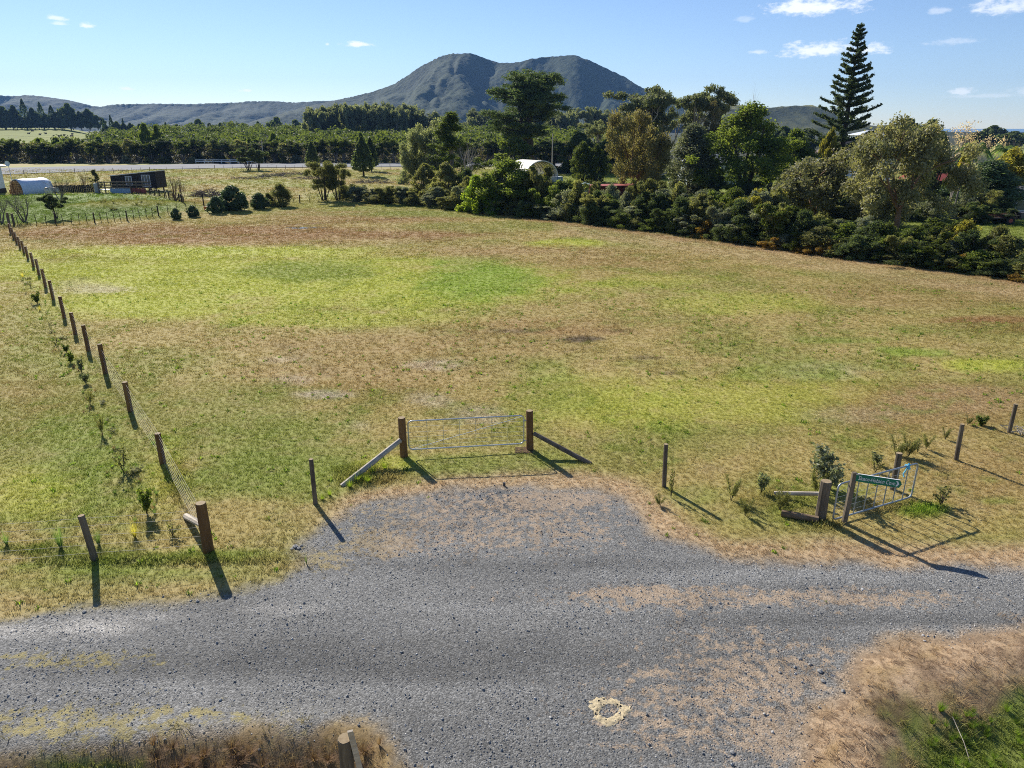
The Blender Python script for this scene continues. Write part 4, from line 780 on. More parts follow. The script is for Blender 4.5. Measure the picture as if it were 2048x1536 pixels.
T('bare_a', 'bare_tree', 50, 447, 385, 62, 'leafless many-stemmed shrub at the near corner of the left yard', 'tree'); T('bare_a', 'bare_tree', 122, 405, 352, 52, 'leafless bushy tree beside the sheep', rz=2); T('bare_upright', 'bare_tree', 170, 383, 340, 24, 'leafless upright shrub left of the stock yard'); T('young_pine', 'upright_tree', 196, 385, 338, 26, 'narrow olive tree in front of the dark cabin', leaf='leaf_olive')
T('bare_upright', 'bare_tree', 352, 408, 348, 36, 'leafless brown upright shrubs right of the dark cabin'); T('bare_upright', 'bare_tree', 366, 408, 356, 20, 'thin leafless stems next to the brown upright shrubs', rz=2); T('umbrella', 'young_tree', 115, 440, 390, 46, 'small leafy tree with thin forked stems at the left fence', leaf='leaf_dark'); T('bare_a', 'bare_tree', 5, 450, 392, 40, 'leafless shrub at the left picture edge', rz=3)
T('bare_a', 'bare_tree', 2020, 330, 272, 40, 'thin bare tree on the skyline at far right', Y=150, rz=1)

T('shrub_c', 'grey_shrub', 1222, 405, 366, 40, 'grey-green bush hiding the middle of the red shed', 'shrub'); T('scrub_a', 'olive_shrub', 1185, 410, 362, 34, 'feathery bush between water tank and red shed', 'shrub')
# right-hand hedge: shrubs one behind the other along the field edge
hp = [(925, 424), (1060, 436), (1200, 452), (1350, 470), (1500, 492), (1650, 512), (1800, 532), (1950, 550), (2100, 570), (2300, 600)]
def hedge_at(s):
    i = min(int(s), len(hp) - 2); f = s - i; return hp[i][0] * (1 - f) + hp[i + 1][0] * f, hp[i][1] * (1 - f) + hp[i + 1][1] * f
KN = {'shrub_a': 'olive', 'shrub_b': 'dark green', 'shrub_c': 'grey-green', 'rust_shrub': 'rust-orange', 'olive_shrub': 'dense olive', 'scrub_a': 'feathery olive', 'scrub_b': 'feathery dark', 'scrub_c': 'wispy grey-green'}
MARKS = [(1140, 'below the arched shelter'), (1300, 'before the red shed'), (1420, 'below the grey-green upright tree'), (1560, 'below the large bumpy olive tree'), (1700, 'below the low spreading gum'), (1880, 'below the tall glossy gum'), (9999, 'near the right picture edge')]
def mark(px, L_): return next(b for a, b in L_ if px < a)
LN = {'leaf_olive': 'olive', 'leaf_green': 'mid-green', 'leaf_greygreen': 'grey-green', 'leaf_dark': 'dark green', 'leaf_manuka': 'yellowish', 'leaf_rust': 'rust-orange'}; SN = {'shrub_a': 'rounded', 'shrub_b': 'dense', 'shrub_c': 'ragged', 'rust_shrub': 'low', 'olive_shrub': 'upright', 'scrub_a': 'feathery', 'scrub_b': 'layered'}
ROWS = ['low', 'mid-height', 'tall', 'rearmost tall']
for i in range(224):
    s_ = i / 224 * 8.4 + rr_.uniform(-.04, .04); px, py = hedge_at(max(0, s_)); row = i % 4; b = G(px, py); 
    b = Vector((b.x + rr_.uniform(-.4, .4), b.y + [.5, 2.0, 3.9, 6.0][row] + rr_.uniform(-.4, .6), 0))
    rusty = (px > 1540 and rr_.random() < .34) or (1350 < px < 1540 and rr_.random() < .12)
    kd = 'rust_shrub' if rusty and row < 2 else rr_.choice(['shrub_a', 'scrub_a', 'shrub_c', 'shrub_b', 'olive_shrub', 'scrub_b']); lf = 'leaf_rust' if kd == 'rust_shrub' else rr_.choice(['leaf_olive', 'leaf_green', 'leaf_greygreen', 'leaf_dark', 'leaf_olive', 'leaf_manuka', 'leaf_dark'])
    H = [rr_.uniform(.8, 1.7), rr_.uniform(1.6, 2.9), rr_.uniform(2.3, 3.9), rr_.uniform(2.4, 4.2)][row] * (.72 if px > 1850 else 1) * (1.15 if px < 1200 else 1) * rr_.choice([.6, .9, 1, 1.1, 1.4])
    if 1560 < px < 1900 and row >= 2: H *= .8
    if 1140 < px < 1290 and row >= 2: H *= .6
    if px > 1690 and row >= 1: H *= .74
    plant(kd, 'hedge_shrub', b.x, b.y, H * (.75 if kd == 'rust_shrub' else 1), rr_.uniform(1.8, 3.3) * (.8 if row == 0 else 1.15), f'{ROWS[row]} {LN[lf]} {SN[kd]} shrub of the right hedge, {mark(px, MARKS)}', 'shrub', f'{LN[lf]} shrubs of the right hedge', leaf=lf)
for i, px in enumerate([1050, 1085, 1120, 1150, 1300, 1335, 1365, 1410, 1445, 1480, 1530, 1565, 1700, 1735, 1850, 1900, 1960, 2030]):
    py = hedge_at((px - 925) / 147.)[1]; b = G(px, py - 12); kd = ['scrub_a', 'shrub_c', 'olive_shrub', 'scrub_a', 'shrub_a'][i % 5]; lf = ['leaf_olive', 'leaf_greygreen', 'leaf_green', 'leaf_manuka', 'leaf_yellow', 'leaf_olive'][i % 6]
    plant(kd, 'hedge_tree', b.x, b.y + 2.5, rr_.uniform(3.4, 4.8) * (.7 if px > 1680 else 1), rr_.uniform(2.6, 4.2), f'{dict(LN, leaf_yellow="yellow-green")[lf]} bush standing taller than the hedge, {mark(px, MARKS)}', 'shrub', 'taller bushes of the right hedge', leaf=lf)
# scrub between the far fence and the corner trees
for i in range(34):
    px = rr_.uniform(690, 925); b = G(px, 404 + (px - 690) * .075 - rr_.uniform(0, 10)); kd = rr_.choice(['scrub_c', 'shrub_a', 'olive_shrub', 'scrub_a', 'scrub_a'])
    plant(kd, 'corner_shrub', b.x, b.y, rr_.uniform(1.0, 2.6), rr_.uniform(1.8, 3.2), f'{KN[kd]} scrub at the field corner, ' + ('nearest the paired olive trees' if px < 770 else 'midway to the lime-green tree' if px < 850 else 'nearest the lime-green tree'), 'shrub', f'{KN[kd]} scrub at the field corner')
for i in range(64):
    px = rr_.uniform(1420, 2048); b = G(px, 400 + (px - 1420) * .05 + rr_.uniform(-8, 30)); kd = rr_.choice(['shrub_b', 'scrub_a', 'shrub_c', 'scrub_b'])
    plant(kd, 'garden_shrub', b.x, b.y + 2, rr_.uniform(1.2, 3.0), rr_.uniform(2, 3.2), f'{KN[kd]} garden shrub behind the hedge, {mark(px, MARKS)}', 'shrub', f'{KN[kd]} garden shrubs behind the hedge')

# ---------------------------------------------------------------- posts, wire fences
def post_mesh(r, h, mat, k=10, seed=0, bury=.3, top='post_end'):
    rg = random.Random(seed); mb = MB(); me_v = []
    rings = [(-bury, 1.04), (0, 1.03), (h * .35, 1.0), (h * .7, .98), (h - .015, .97), (h, .90)]
    vs = []; fs = []
    for z, s in rings:
        for j in range(k):
            a = 6.283 * j / k; q = r * s * (1 + rg.uniform(-.035, .035)); vs.append((math.cos(a) * q, math.sin(a) * q, z))
    for i in range(len(rings) - 1):
        for j in range(k): fs.append((i * k + j, i * k + (j + 1) % k, (i + 1) * k + (j + 1) % k, (i + 1) * k + j))
    fs.append(tuple((len(rings) - 1) * k + j for j in range(k))); mb.add(vs, fs); me = mb.mesh('post', M[mat]); me.materials.append(M[top])
    for p in me.polygons:
        if len(p.vertices) == k: p.material_index = 1
    return me
def height_px(base, top):
    b = G(*base); t_ = at_depth(top[0], top[1], b.y); return b, max(.3, t_.z - gz(b.x, b.y)), t_.x - b.x
def post_thing(base, top, r, mat, label, name='fence_post', group=None, cat='fence post'):
    b, h, dx = height_px(base, top); z = gz(b.x, b.y); o = obj(name, post_mesh(r, h, mat, seed=int(base[0])), loc=(b.x, b.y, z))
    o.rotation_euler = (0, math.atan2(dx, h) * .8, base[0]); o.rotation_mode = 'ZXY' if False else 'XYZ'; o.rotation_euler = (0, max(-.12, min(.12, dx / h)), 0)
    tag(o, label, cat, group); return o, Vector((b.x, b.y, z)), h
def wires(parent, pts, heights, r=.004, mat='wire', sag=.02, org=None):
    org = org or parent.location
    for hh in heights:
        P = []
        for a, b in zip(pts[:-1], pts[1:]):
            for i in range(3): q = a.lerp(b, i / 3); P.append(Vector((q.x, q.y, q.z + hh - sag * math.sin(math.pi * i / 3))) - org)
        P.append(Vector((pts[-1].x, pts[-1].y, pts[-1].z + hh)) - org); MB().tube(P, r, 4).build('wire', M[mat], parent)
# boundary fence running from the road corner up the left side of the field
LB = [((417, 1101), (401, 1010)), ((326, 927), (314, 868)), ((261, 823), (248, 764)), ((211, 747), (202, 688)), ((177, 702), (167, 650)), ((151, 669), (143, 625)), ((129, 637), (121, 593)), ((107, 600), (101, 561)), ((92, 576), (85, 538)),
      ((79, 552), (72, 518)), ((68, 536), (61, 505)), ((57, 521), (52, 494)), ((49, 509), (44, 485)), ((41, 499), (36, 475)), ((34, 488), (29, 466)), ((28, 479), (23, 458)), ((22, 470), (17, 450))]
bp = [G(*b) for b, _ in LB]; fl = empty('wire_fence', (bp[0].x, bp[0].y, 0)); tag(fl, 'long post and wire fence running up the left side of the field', 'fence')
posts = []
for i, (b, tp) in enumerate(LB):
    g_, h, dx = height_px(b, tp); z = gz(g_.x, g_.y); h = 1.3 if i == 0 else min(max(h, 1.0), 1.3); r = .125 if i == 0 else .092
    o = obj('post', post_mesh(r, h, 'post_brown', seed=i), fl, (g_.x - bp[0].x, g_.y - bp[0].y, z)); o.rotation_euler = (0, 0, i); posts.append(Vector((g_.x, g_.y, z)))
wires(fl, posts, (.16, .30, .44, .58, .73, .90, 1.06), .0034)
c0 = posts[0]; d0 = (posts[1] - posts[0]).normalized(); MB().tube([Vector((-.06, .1, .62)) , d0 * 1.9 + Vector((-.12, 0, .02))], [.075, .085], 8).build('stay', M['pole_pale'], fl)
fr = empty('wire_fence', c0); tag(fr, 'short roadside wire fence with one slim post at lower left', 'fence')
g_, h, dx = height_px((190, 1120), (166, 1038)); o = obj('post', post_mesh(.075, 1.2, 'post_grey', seed=77), fr, (g_.x - c0.x, g_.y - c0.y, gz(g_.x, g_.y) - c0.z)); o.rotation_euler = (0, -.07, 0)
lft = Vector((g_.x * 2 - c0.x - .8, g_.y * 2 - c0.y - .05, 0)); o = obj('post', o.data, fr, (lft.x - c0.x, lft.y - c0.y, 0)); wires(fr, [c0, Vector((g_.x, g_.y, 0)), lft], (.2, .42, .66, .92, 1.12), .003)
FP = 'slim weathered posts round the road entrance'
post_thing((631, 1008), (622, 918), .062, 'post_grey', 'slim weathered post just left of the closed gate and its leaning stay', group=FP); post_thing((1328, 973), (1332, 888), .062, 'post_grey', 'slim weathered post right of the closed gate', group=FP)
post_thing((1912, 920), (1925, 848), .062, 'post_grey', 'slim post behind the open gate, left of the one at the edge', group=FP); post_thing((2018, 865), (2032, 808), .062, 'post_grey', 'slim post at the right picture edge above the open gate', group=FP)
# closed field gate between two stout posts
gl, pl, hl = post_thing((808, 912), (803, 835), .118, 'post_brown', 'stout brown post at the left, latch end of the closed gate', 'gate_post', cat='gate post'); gr, pr, hr = post_thing((1060, 900), (1059, 821), .112, 'post_brown', 'stout brown post on which the closed gate is hinged', 'gate_post', cat='gate post')
def stay(post, hpx, foot, r, mat, label, zt):
    f = G(*foot); a = Vector((post.x, post.y, post.z + zt)); f.z = gz(f.x, f.y) - .03; d = (f - a).normalized(); a = a + d * .13
    o = empty('timber_stay', f); tag(o, label, 'timber stay'); mb = MB(); n = 6; P = [f.lerp(a, i / n) - f for i in range(n + 1)]; mb.tube(P, [r * 1.05, r * 1.06, r, r * 1.02, r * .97, r * .96, r * .9], 9)
    o2 = mb.build('pole', M[mat], o, smooth=False); return o
stay(pl, 0, (683, 972), .085, 'pole_pale', 'pale round timber stay leaning on the left gate post', .62); stay(pr, 0, (1182, 927), .075, 'post_grey', 'dark round timber stay leaning on the right gate post', .62)
def rounded(pts, r=.14, k=5):
    out = []
    for i, p in enumerate(pts):
        a = pts[i - 1]; b = pts[(i + 1) % len(pts)]; da = (a - p).normalized() * r; db = (b - p).normalized() * r
        for j in range(k + 1): t_ = j / k; out.append((p + da) * (1 - t_) ** 2 + p * 2 * t_ * (1 - t_) + (p + db) * t_ ** 2)
    return out + [out[0]]
def gate(name, A, B, z0, z1, ups, wiresz, label, mat, brace=False, rf=.021, ru=.012):
    """galvanised farm gate in the vertical plane from A to B"""
    o = empty(name, A); tag(o, label, 'gate'); d = (B - A); d.z = 0; Lg = d.length; d.normalize()
    P = lambda u, z: d * u + Vector((0, 0, z + (B.z - A.z) * u / Lg))
    MB().tube(rounded([P(0, z0), P(Lg, z0), P(Lg, z1), P(0, z1)]), rf, 7, cap=False).build('frame', M[mat], o, True)
    for u in ups: MB().tube([P(u * Lg, z0), P(u * Lg, z1)], ru, 5).build('upright', M[mat], o)
    for z in wiresz: MB().tube([P(0.02, z), P(Lg - .02, z)], .003, 4).build('gate_wire', M['galv_dull'], o)
    if brace: MB().tube([P(.1, z0 + .02), P(Lg - .06, z1 - .04)], .007, 5).build('brace', M[mat], o)
    return o, P, Lg
dg = (pr - pl).normalized(); g1, P, Lg = gate('field_gate', pl + dg * .17, pr - dg * .20, .22, 1.17, (.16, .30, .44, .58, .72, .86), (.36, .50, .64, .80, .98), 'closed galvanised pipe gate with wire infill and diagonal brace', 'galv', True, ru=.007)
for z in (.32, 1.0): MB().tube([P(Lg, z), P(Lg + .12, z)], .014, 5).box(P(Lg, z), (.05, .05, .06)).build('hinge', M['galv_dull'], g1)
MB().tube([P(-.02, .8), P(-.1, .78)], .01, 5).build('latch', M['galv_dull'], g1)
MB().box((0, 0, .012), (.55, .4, .03)).build('soil_patch', M['soil'], None, loc=(pr.x - .2, pr.y - .08, gz(pr.x, pr.y))).name = 'bare_soil'
tag(bpy.data.objects['bare_soil'], kind='structure')
# open gate by the road sign, its posts, logs and sign
gp, pg, hg = post_thing((1640, 1038), (1653, 962), .135, 'post_grey', 'thick round weathered post at the near end of the open gate', 'gate_post', cat='gate post')
gq, pq, hq = post_thing((1786, 978), (1799, 906), .085, 'post_grey', 'weathered post behind the far end of the open gate, tied with blue rope', 'gate_post', cat='gate post')
A = G(1664, 1046); B = G(1821, 1000); A.z = gz(A.x, A.y); B.z = gz(B.x, B.y)
g2, P, Lg = gate('open_gate', A, B, .10, 1.12, [i / 8 for i in range(1, 8)], (.26, .42, .58, .74, .92), 'open galvanised gate with seven uprights beside the green road sign', 'galv_dull', rf=.024, ru=.016)
rp = MB(); rp.tube([P(Lg * .86 + .03 * math.sin(i * 1.9), 1.10 + .06 * math.cos(i * 2.3)) + Vector((.035 * math.cos(i * 1.7), .05 * math.sin(i * 1.3), 0)) for i in range(26)], .022, 5); rp.tube([P(Lg * .86, 1.06), P(Lg * .84, .86) + Vector((0, .06, 0)), P(Lg * .84, .80)], .02, 5)
tag(rp.build('rope', M['rope_blue'], loc=A), 'light blue rope knotted round the top corner of the open gate', 'rope')
def log(a, b, r, mat, label, name='log', z=None):
    a, b = G(*a), G(*b); za = gz(a.x, a.y) + r * .8; a.z = za if z is None else z[0]; b.z = (gz(b.x, b.y) + r * .8) if z is None else z[1]; o = empty(name, a); tag(o, label, 'log')
    MB().tube([(b - a) * i / 5 for i in range(6)], [r * .96, r * 1.03, r, r * 1.05, r, r * .95], 9).build('stem', M[mat], o)
log((1562, 1030), (1636, 1044), .095, 'log_brown', 'short brown round log lying on the grass by the thick post')
log((1548, 990), (1638, 1010), .06, 'pole_pale', 'pale peeled pole propped low against the thick post', 'timber_stay', (.06, .34))
sg = empty('road_sign', G(1688, 1046)); sb = sg.location.copy(); sb.z = gz(sb.x, sb.y); sg.location = sb; tag(sg, 'green finger road sign reading Sloane-Hobson Cove on a grey timber post', 'road sign')
mb = MB(); mb.prism([(-.055, -.045), (.055, -.045), (.055, .045), (-.055, .045)], 'z', 1.75, (0, 0, -.3)); o = mb.build('post', M['post_grey'], sg); o.rotation_euler = (0, .03, 0)
bd = Vector((.93, -.36, 0)).normalized(); bl = empty('sign_blade_root', (0, 0, 0)); bpy.data.objects.remove(bl)
bw, bh = 1.02, .205; ang = math.atan2(bd.y, bd.x)
blade = MB().prism([(0, -bh / 2), (bw - .05, -bh / 2), (bw, 0), (bw - .05, bh / 2), (0, bh / 2)], 'y', .025).build('blade', M['sign_green'], sg); blade.location = (.05 + .02, -.045, 1.33); blade.rotation_euler = (0, 0, ang)
def text_mesh(body, size, shear):
    cu = bpy.data.curves.new('lettering', 'FONT'); cu.body = body; cu.size = size; cu.shear = shear; cu.extrude = .002; cu.offset = .0; o = bpy.data.objects.new('tmp', cu); COL.objects.link(o)
    dg_ = bpy.context.evaluated_depsgraph_get(); me = bpy.data.meshes.new_from_object(o.evaluated_get(dg_)); bpy.data.objects.remove(o); me.materials.clear(); me.materials.append(M['white_paint']); me.name = 'lettering'; return me
me = text_mesh('Sloane-Hobson Cove', .155, .2); xv = [v.co.x for v in me.vertices]; k = .82 / (max(xv) - min(xv))
o = obj('lettering', me, blade, (.05, -.004, -.05), scale=(k, 1, 1)); o.rotation_euler = (R(90), 0, 0)
MB().prism([(.885, .07), (.925, .07), (.965, 0), (.925, -.07), (.885, -.07), (.925, 0)], 'y', -.004).build('arrow', M['white_paint'], blade)
MB().box((bw / 2 - .02, .0125, bh / 2 + .004), (bw - .06, .027, .006)).build('top_edge', M['white_paint'], blade)
MB().box((.03, -.004, .095), (.07, .02, .03)).build('bracket', M['galv'], blade)
# lower edge: cut-off strainer post with a plank and sagging wires
bq = at_depth(686, 1470, 7.75); pz = gz(bq.x, bq.y); pst = obj('strainer_post', post_mesh(.105, bq.z - pz, 'post_grey', k=12, seed=5), loc=(bq.x, bq.y, pz)); pst.rotation_euler = (.03, .02, 0); tag(pst, 'grey round post top at the bottom edge beside a sawn plank', 'fence post')
pk = MB(); pk.box((0, 0, .05), (.075, .032, 1.55)); o = pk.build('plank', M['pole_pale'], loc=(bq.x + .20, bq.y - .02, bq.z - .62)); o.rotation_euler = (.10, -.10, .25); tag(o, 'narrow sawn grey plank standing against the bottom edge post', 'plank')
wf = empty('wire_strands', (bq.x, bq.y, pz)); tag(wf, 'slack fence wires running left from the bottom edge post', 'wire')
q2 = Vector((bq.x - 6, bq.y - .2, gz(bq.x - 6, bq.y - .2))); wires(wf, [Vector((bq.x, bq.y, pz)), q2], (.45, .75, .95), .004, sag=.09)
rgt = random.Random(61)
for i in range(30):
    b = G(255 + rgt.uniform(-75, 80), 418 + rgt.uniform(-14, 12)); MOUND = MOUND + [b] if i else [b]
# ring of pale sand on the gravel
rng = np.random.default_rng(90); c = G(1218, 1421); vs = []; fs = []; na, nr = 48, 9
for i in range(na):
    a = 6.283 * i / na; n_ = 1 + .12 * math.sin(a * 3 + 1) + .06 * math.sin(a * 7) + rng.normal() * .07; ri, ro = .13 * (1 + .25 * math.sin(2 * a)), .33 * n_
    for j in range(nr):
        f = j / (nr - 1); rr = ri + (ro - ri) * f; x, y = c.x + rr * math.cos(a) * 1.05, c.y + rr * math.sin(a) * .95; vs.append((x, y, gz(x, y) - .006 + .02 * math.sin(math.pi * f) ** .7 * (1 + rng.normal() * .5)))
for i in range(na):
    for j in range(nr - 1):
        if rng.random() < (.4 if j in (0, nr - 2) else .05): continue
        fs.append((i * nr + j, ((i + 1) % na) * nr + j, ((i + 1) % na) * nr + j + 1, i * nr + j + 1))
mb = MB(); mb.add(vs, fs); tag(mb.build('sand_ring', M['sand'], smooth=True), 'ring of pale spilled sand on the dark gravel', 'sand', kind='stuff')
mb = MB(); a = G(1008, 972); a.z = gz(a.x, a.y); mb.tube([(0, 0, -.05), (.01, .01, .10)], .035, 8); tag(mb.build('pipe_stub', M['steel_dark'], loc=a), 'dark pipe stub sticking out of the gravel below the gate', 'pipe')
rr_ = random.Random(9)
def rockmesh(seed, r):
    bm = bmesh.new(); bmesh.ops.create_icosphere(bm, subdivisions=1, radius=r); g = random.Random(seed)
    for v in bm.verts: v.co *= g.uniform(.72, 1.2); v.co.z *= .62
    me = bpy.data.meshes.new('rock'); bm.to_mesh(me); bm.free(); return me
rm = []
for i in range(4): me = rockmesh(i, .5); me.materials.append(M['stone_solid'] if 'stone_solid' in M else solid('stone_solid', (.15, .15, .148), (.33, .33, .32), 8, .85)); rm.append(me)
for i, (px, py, s) in enumerate([(590, 1094, .16), (597, 1097, .12), (584, 1098, .10), (603, 1092, .09)]):
    p = G(px, py); tag(obj('rock', rm[i % 4], None, (p.x, p.y, gz(p.x, p.y) + s * .12), i * 1.3, (s, s, s)), 'small dark rock in the little heap left of the gravel bay', 'rock', 'little heap of dark rocks')
for i, (px, py, s) in enumerate([(168, 1223, .16), (395, 1203, .14), (1536, 1213, .15), (1620, 1330, .14), (1640, 1345, .2), (1590, 1335, .13), (1645, 1365, .16), (1600, 1318, .14), (1560, 1345, .12), (1115, 1545, .14), (1465, 1505, .16), (1685, 1388, .14), (800, 1330, .09), (1290, 1535, .12), (340, 1345, .1), (870, 1098, .12), (780, 1145, .11)]):
    p = G(px, py); tag(obj('loose_stone', rm[i % 4], None, (p.x, p.y, gz(p.x, p.y) + s * .06), i * 2.1, (s * .62, s * .62, s * .62)), 'fist-sized loose stone lying on the gravel', 'stone', 'larger loose stones on the gravel')

# ---------------------------------------------------------------- small plants near the fences
for nm, seed, n, H, sp_, wd, lf in [('tuss', 1, 130, .55, .8, .014, 'leaf_tussock'), ('tuss_green', 2, 120, .6, .45, .012, 'leaf_flax'), ('flax', 3, 60, 1.5, .5, .07, 'leaf_flax'), ('dry', 4, 90, .5, .6, .012, 'leaf_bracken')]:
    v = blades(nm, seed, n, H, sp_, wd, lf); PROTO[nm] = (leafmesh('crown', v, lf), None, v[0][:, 2].max(), np.abs(v[0][:, :2]).max() * 2)
def sap(name, seed, H, n, leaf, L, W, wide=.3):
    rng = np.random.default_rng(seed); mb = MB(); pts = []
    for i in range(5):
        a = rng.uniform(0, 6.28); e = Vector((math.cos(a) * wide * H * rng.uniform(.3, 1), math.sin(a) * wide * H * rng.uniform(.3, 1), H * rng.uniform(.5, 1))); mb.tube([(0, 0, -.03), e * .5 + Vector((0, 0, .04)), e], [.012 * H, .009 * H, .004 * H], 4, cap=False)
        for j in range(n // 5): q = e * rng.uniform(.3, 1.03); pts.append((q.x + rng.normal() * .05 * H, q.y + rng.normal() * .05 * H, q.z + rng.normal() * .03 * H))
    P = np.array(pts); finish(name, rng, mb, leaf_cards(rng, P, np.zeros_like(P), L, W, rng.random(len(P))), leaf, 'bark_dark')
sap('sapling', 91, 1.3, 900, 'leaf_greygreen', .085, .055, .42); sap('sapling_dark', 92, .9, 420, 'leaf_green', .10, .07, .25); sap('twiggy', 93, .8, 1300, 'leaf_olive', .07, .016, .42); sap('sparse', 94, .8, 160, 'leaf_olive', .06, .04, .25); sap('silver', 95, .7, 420, 'leaf_euc', .075, .045, .25)
SP = [('sapling', 1660, 978, 888, 92, 'tall leafy sapling behind the thick gate post'), ('twiggy', 1632, 985, 935, 34, 'feathery olive bush left of the tall leafy sapling'), ('twiggy', 1792, 912, 876, 46, 'feathery bush behind the far end of the open gate'), ('twiggy', 1815, 915, 872, 34, 'brownish feathery bush just right of the open gate end'),
      ('twiggy', 1462, 1000, 952, 34, 'feathery low bush in the grass between slim post and logs'), ('silver', 1522, 985, 940, 26, 'small silvery sapling left of the pale peeled pole'), ('twiggy', 1558, 1018, 972, 34, 'feathery bush touching the brown log'), ('twiggy', 1490, 1030, 995, 28, 'low dark bush nearest the gravel edge'), ('twiggy', 1320, 1010, 988, 24, 'small low bush below the slim post right of the gate'),
      ('sparse', 1342, 995, 930, 18, 'thin sapling beside the slim post right of the gate'), ('sparse', 1750, 945, 915, 22, 'thin sapling seen through the open gate'), ('silver', 1754, 930, 905, 24, 'small shrub beyond the middle of the open gate'), ('twiggy', 1852, 898, 868, 22, 'small brown shrub right of the open gate'), ('sparse', 1835, 905, 880, 22, 'thin reddish sapling right of the open gate'),
      ('twiggy', 1890, 880, 855, 16, 'little shrub left of the two slim right-hand posts'), ('sapling_dark', 1962, 852, 830, 24, 'small dark shrub between the two slim right-hand posts'), ('twiggy', 1935, 850, 832, 16, 'little brown tuft shrub beside the slim post'), ('sparse', 1882, 1010, 970, 40, 'bare wispy sapling on the bright green patch right of the sign'),
      ('sapling_dark', 294, 1028, 968, 26, 'dark leafy sapling nearest the corner post inside the fence'), ('sparse', 248, 945, 885, 30, 'wispy sapling in the planted row, second nearest'), ('twiggy', 205, 870, 828, 16, 'dark twig shrub in the planted row, third nearest'), ('twiggy', 180, 808, 778, 16, 'brown twig shrub in the planted row, fourth nearest'), ('silver', 172, 768, 745, 16, 'small pale shrub in the planted row with bare soil'),
      ('silver', 163, 745, 712, 14, 'upright pale sapling in the planted row along the fence'), ('sapling_dark', 141, 727, 700, 16, 'leafy green sapling in the middle of the planted row'), ('sapling_dark', 133, 705, 685, 14, 'yellow-green sapling just above the leafy middle one'), ('sparse', 112, 690, 672, 14, 'faint small sapling halfway up the planted row'), ('sapling_dark', 75, 608, 582, 16, 'bushy green sapling near the top of the planted row'),
      ('tuss', 80, 622, 606, 16, 'yellow tussock near the top of the planted row'), ('sparse', 100, 650, 640, 10, 'tiny sapling between tussock and middle of planted row'), ('sparse', 62, 575, 560, 12, 'tiny sapling high in the planted row'), ('tuss', 46, 556, 543, 18, 'topmost yellowish plant of the planted row'),
      ('tuss', 270, 1075, 1036, 48, 'golden tussock left of the corner post'), ('tuss_green', 122, 1095, 1040, 40, 'green rushy clump left of the slim roadside post'), ('tuss_green', 198, 1090, 1052, 30, 'rushy clump right behind the slim roadside post'), ('tuss_green', 14, 1090, 1058, 32, 'rushy clump at the left picture edge'), ('sparse', 345, 1070, 1040, 30, 'sparse weed between golden tussock and corner post'), ('tuss_green', 613, 1128, 1108, 10, 'single green tuft at the gravel edge')]
for k_, px, pb, pt, wp, lb in SP:
    T(k_, 'tussock' if k_.startswith('tuss') else 'sapling', px, pb, pt, wp, lb, 'tussock' if k_.startswith('tuss') else 'sapling')
for px, pb, pt, wd in [(715, 962, 940, 44), (745, 948, 925, 40), (770, 938, 920, 30), (700, 975, 955, 34), (735, 965, 945, 40), (645, 1000, 988, 26), (660, 992, 975, 24)]:
    T('tuss_green', 'stay_tuft', px, pb, pt, wd, 'long green tuft growing under the pale timber stay', 'tuft', 'long grass under the pale stay', leaf='leaf_lime')
rg = random.Random(33)
for i in range(120):
    s_ = rg.random(); px = 46 + 255 * s_ ** 1.25 + rg.uniform(-7, 7) * (.4 + s_); py = 548 + 490 * max(0, (px - 46) / 255.) ** .95; b = G(px, py); H = rg.uniform(.08, .2)
    plant(rg.choice(['tuss_green', 'sparse', 'dry', 'tuss_green']), 'strip_weed', b.x + rg.uniform(-.3, .3), b.y + rg.uniform(-.5, .5), H, H * rg.uniform(1.2, 2), 'low weed in the planted strip left of the boundary fence', 'weed', 'low weeds of the planted strip')
for b in MOUND: plant('tuss', 'mound_tussock', b.x, b.y, rg.uniform(.35, .8), rg.uniform(1.2, 2.2), 'dull olive tussock on the low mound in the left yard', 'tussock', 'tussocks on the yard mound', leaf='leaf_olive')
for i in range(60):
    px, py = rg.uniform(300, 790), rg.uniform(1492, 1570); b = G(px, py); plant('dry', 'dead_bracken', b.x, b.y, rg.uniform(.14, .3), rg.uniform(.3, .6), 'reddish-brown dead bracken clump on the bank at the bottom edge', 'dead plant', 'dead bracken along the bottom edge')
for i in range(70):
    px, py = rg.uniform(1860, 2100), rg.uniform(1400, 1570); b = G(px, py); plant('tuss_green', 'ditch_tuft', b.x, b.y, rg.uniform(.10, .2), rg.uniform(.16, .3), 'lush green tuft in the ditch at lower right', 'tuft', 'green tufts in the right ditch', leaf='leaf_bright')
mb = MB(); a = G(1948, 1500); mb.tube([(0, 0, 0), (.05, .3, .12), (.10, .75, .22)], .006, 4); tag(mb.build('wire_offcut', M['pole_pale'], loc=(a.x, a.y, gz(a.x, a.y) + .02)), 'thin pale stalk lying over the green ditch at lower right', 'stalk')
rng = np.random.default_rng(12); mb = MB(); a = G(2040, 868)
for i in range(9): q = Vector((rng.normal() * .1, rng.normal() * .1, 0)); mb.tube([q, q + Vector((rng.normal() * .3, rng.normal() * .2, .15)), q + Vector((rng.normal() * .6, rng.normal() * .4, .05))], .012, 4)
tag(mb.build('dead_branch', M['pole_pale'], loc=(a.x, a.y, .02)), 'bleached dead branch lying beside the rightmost slim post', 'branch')

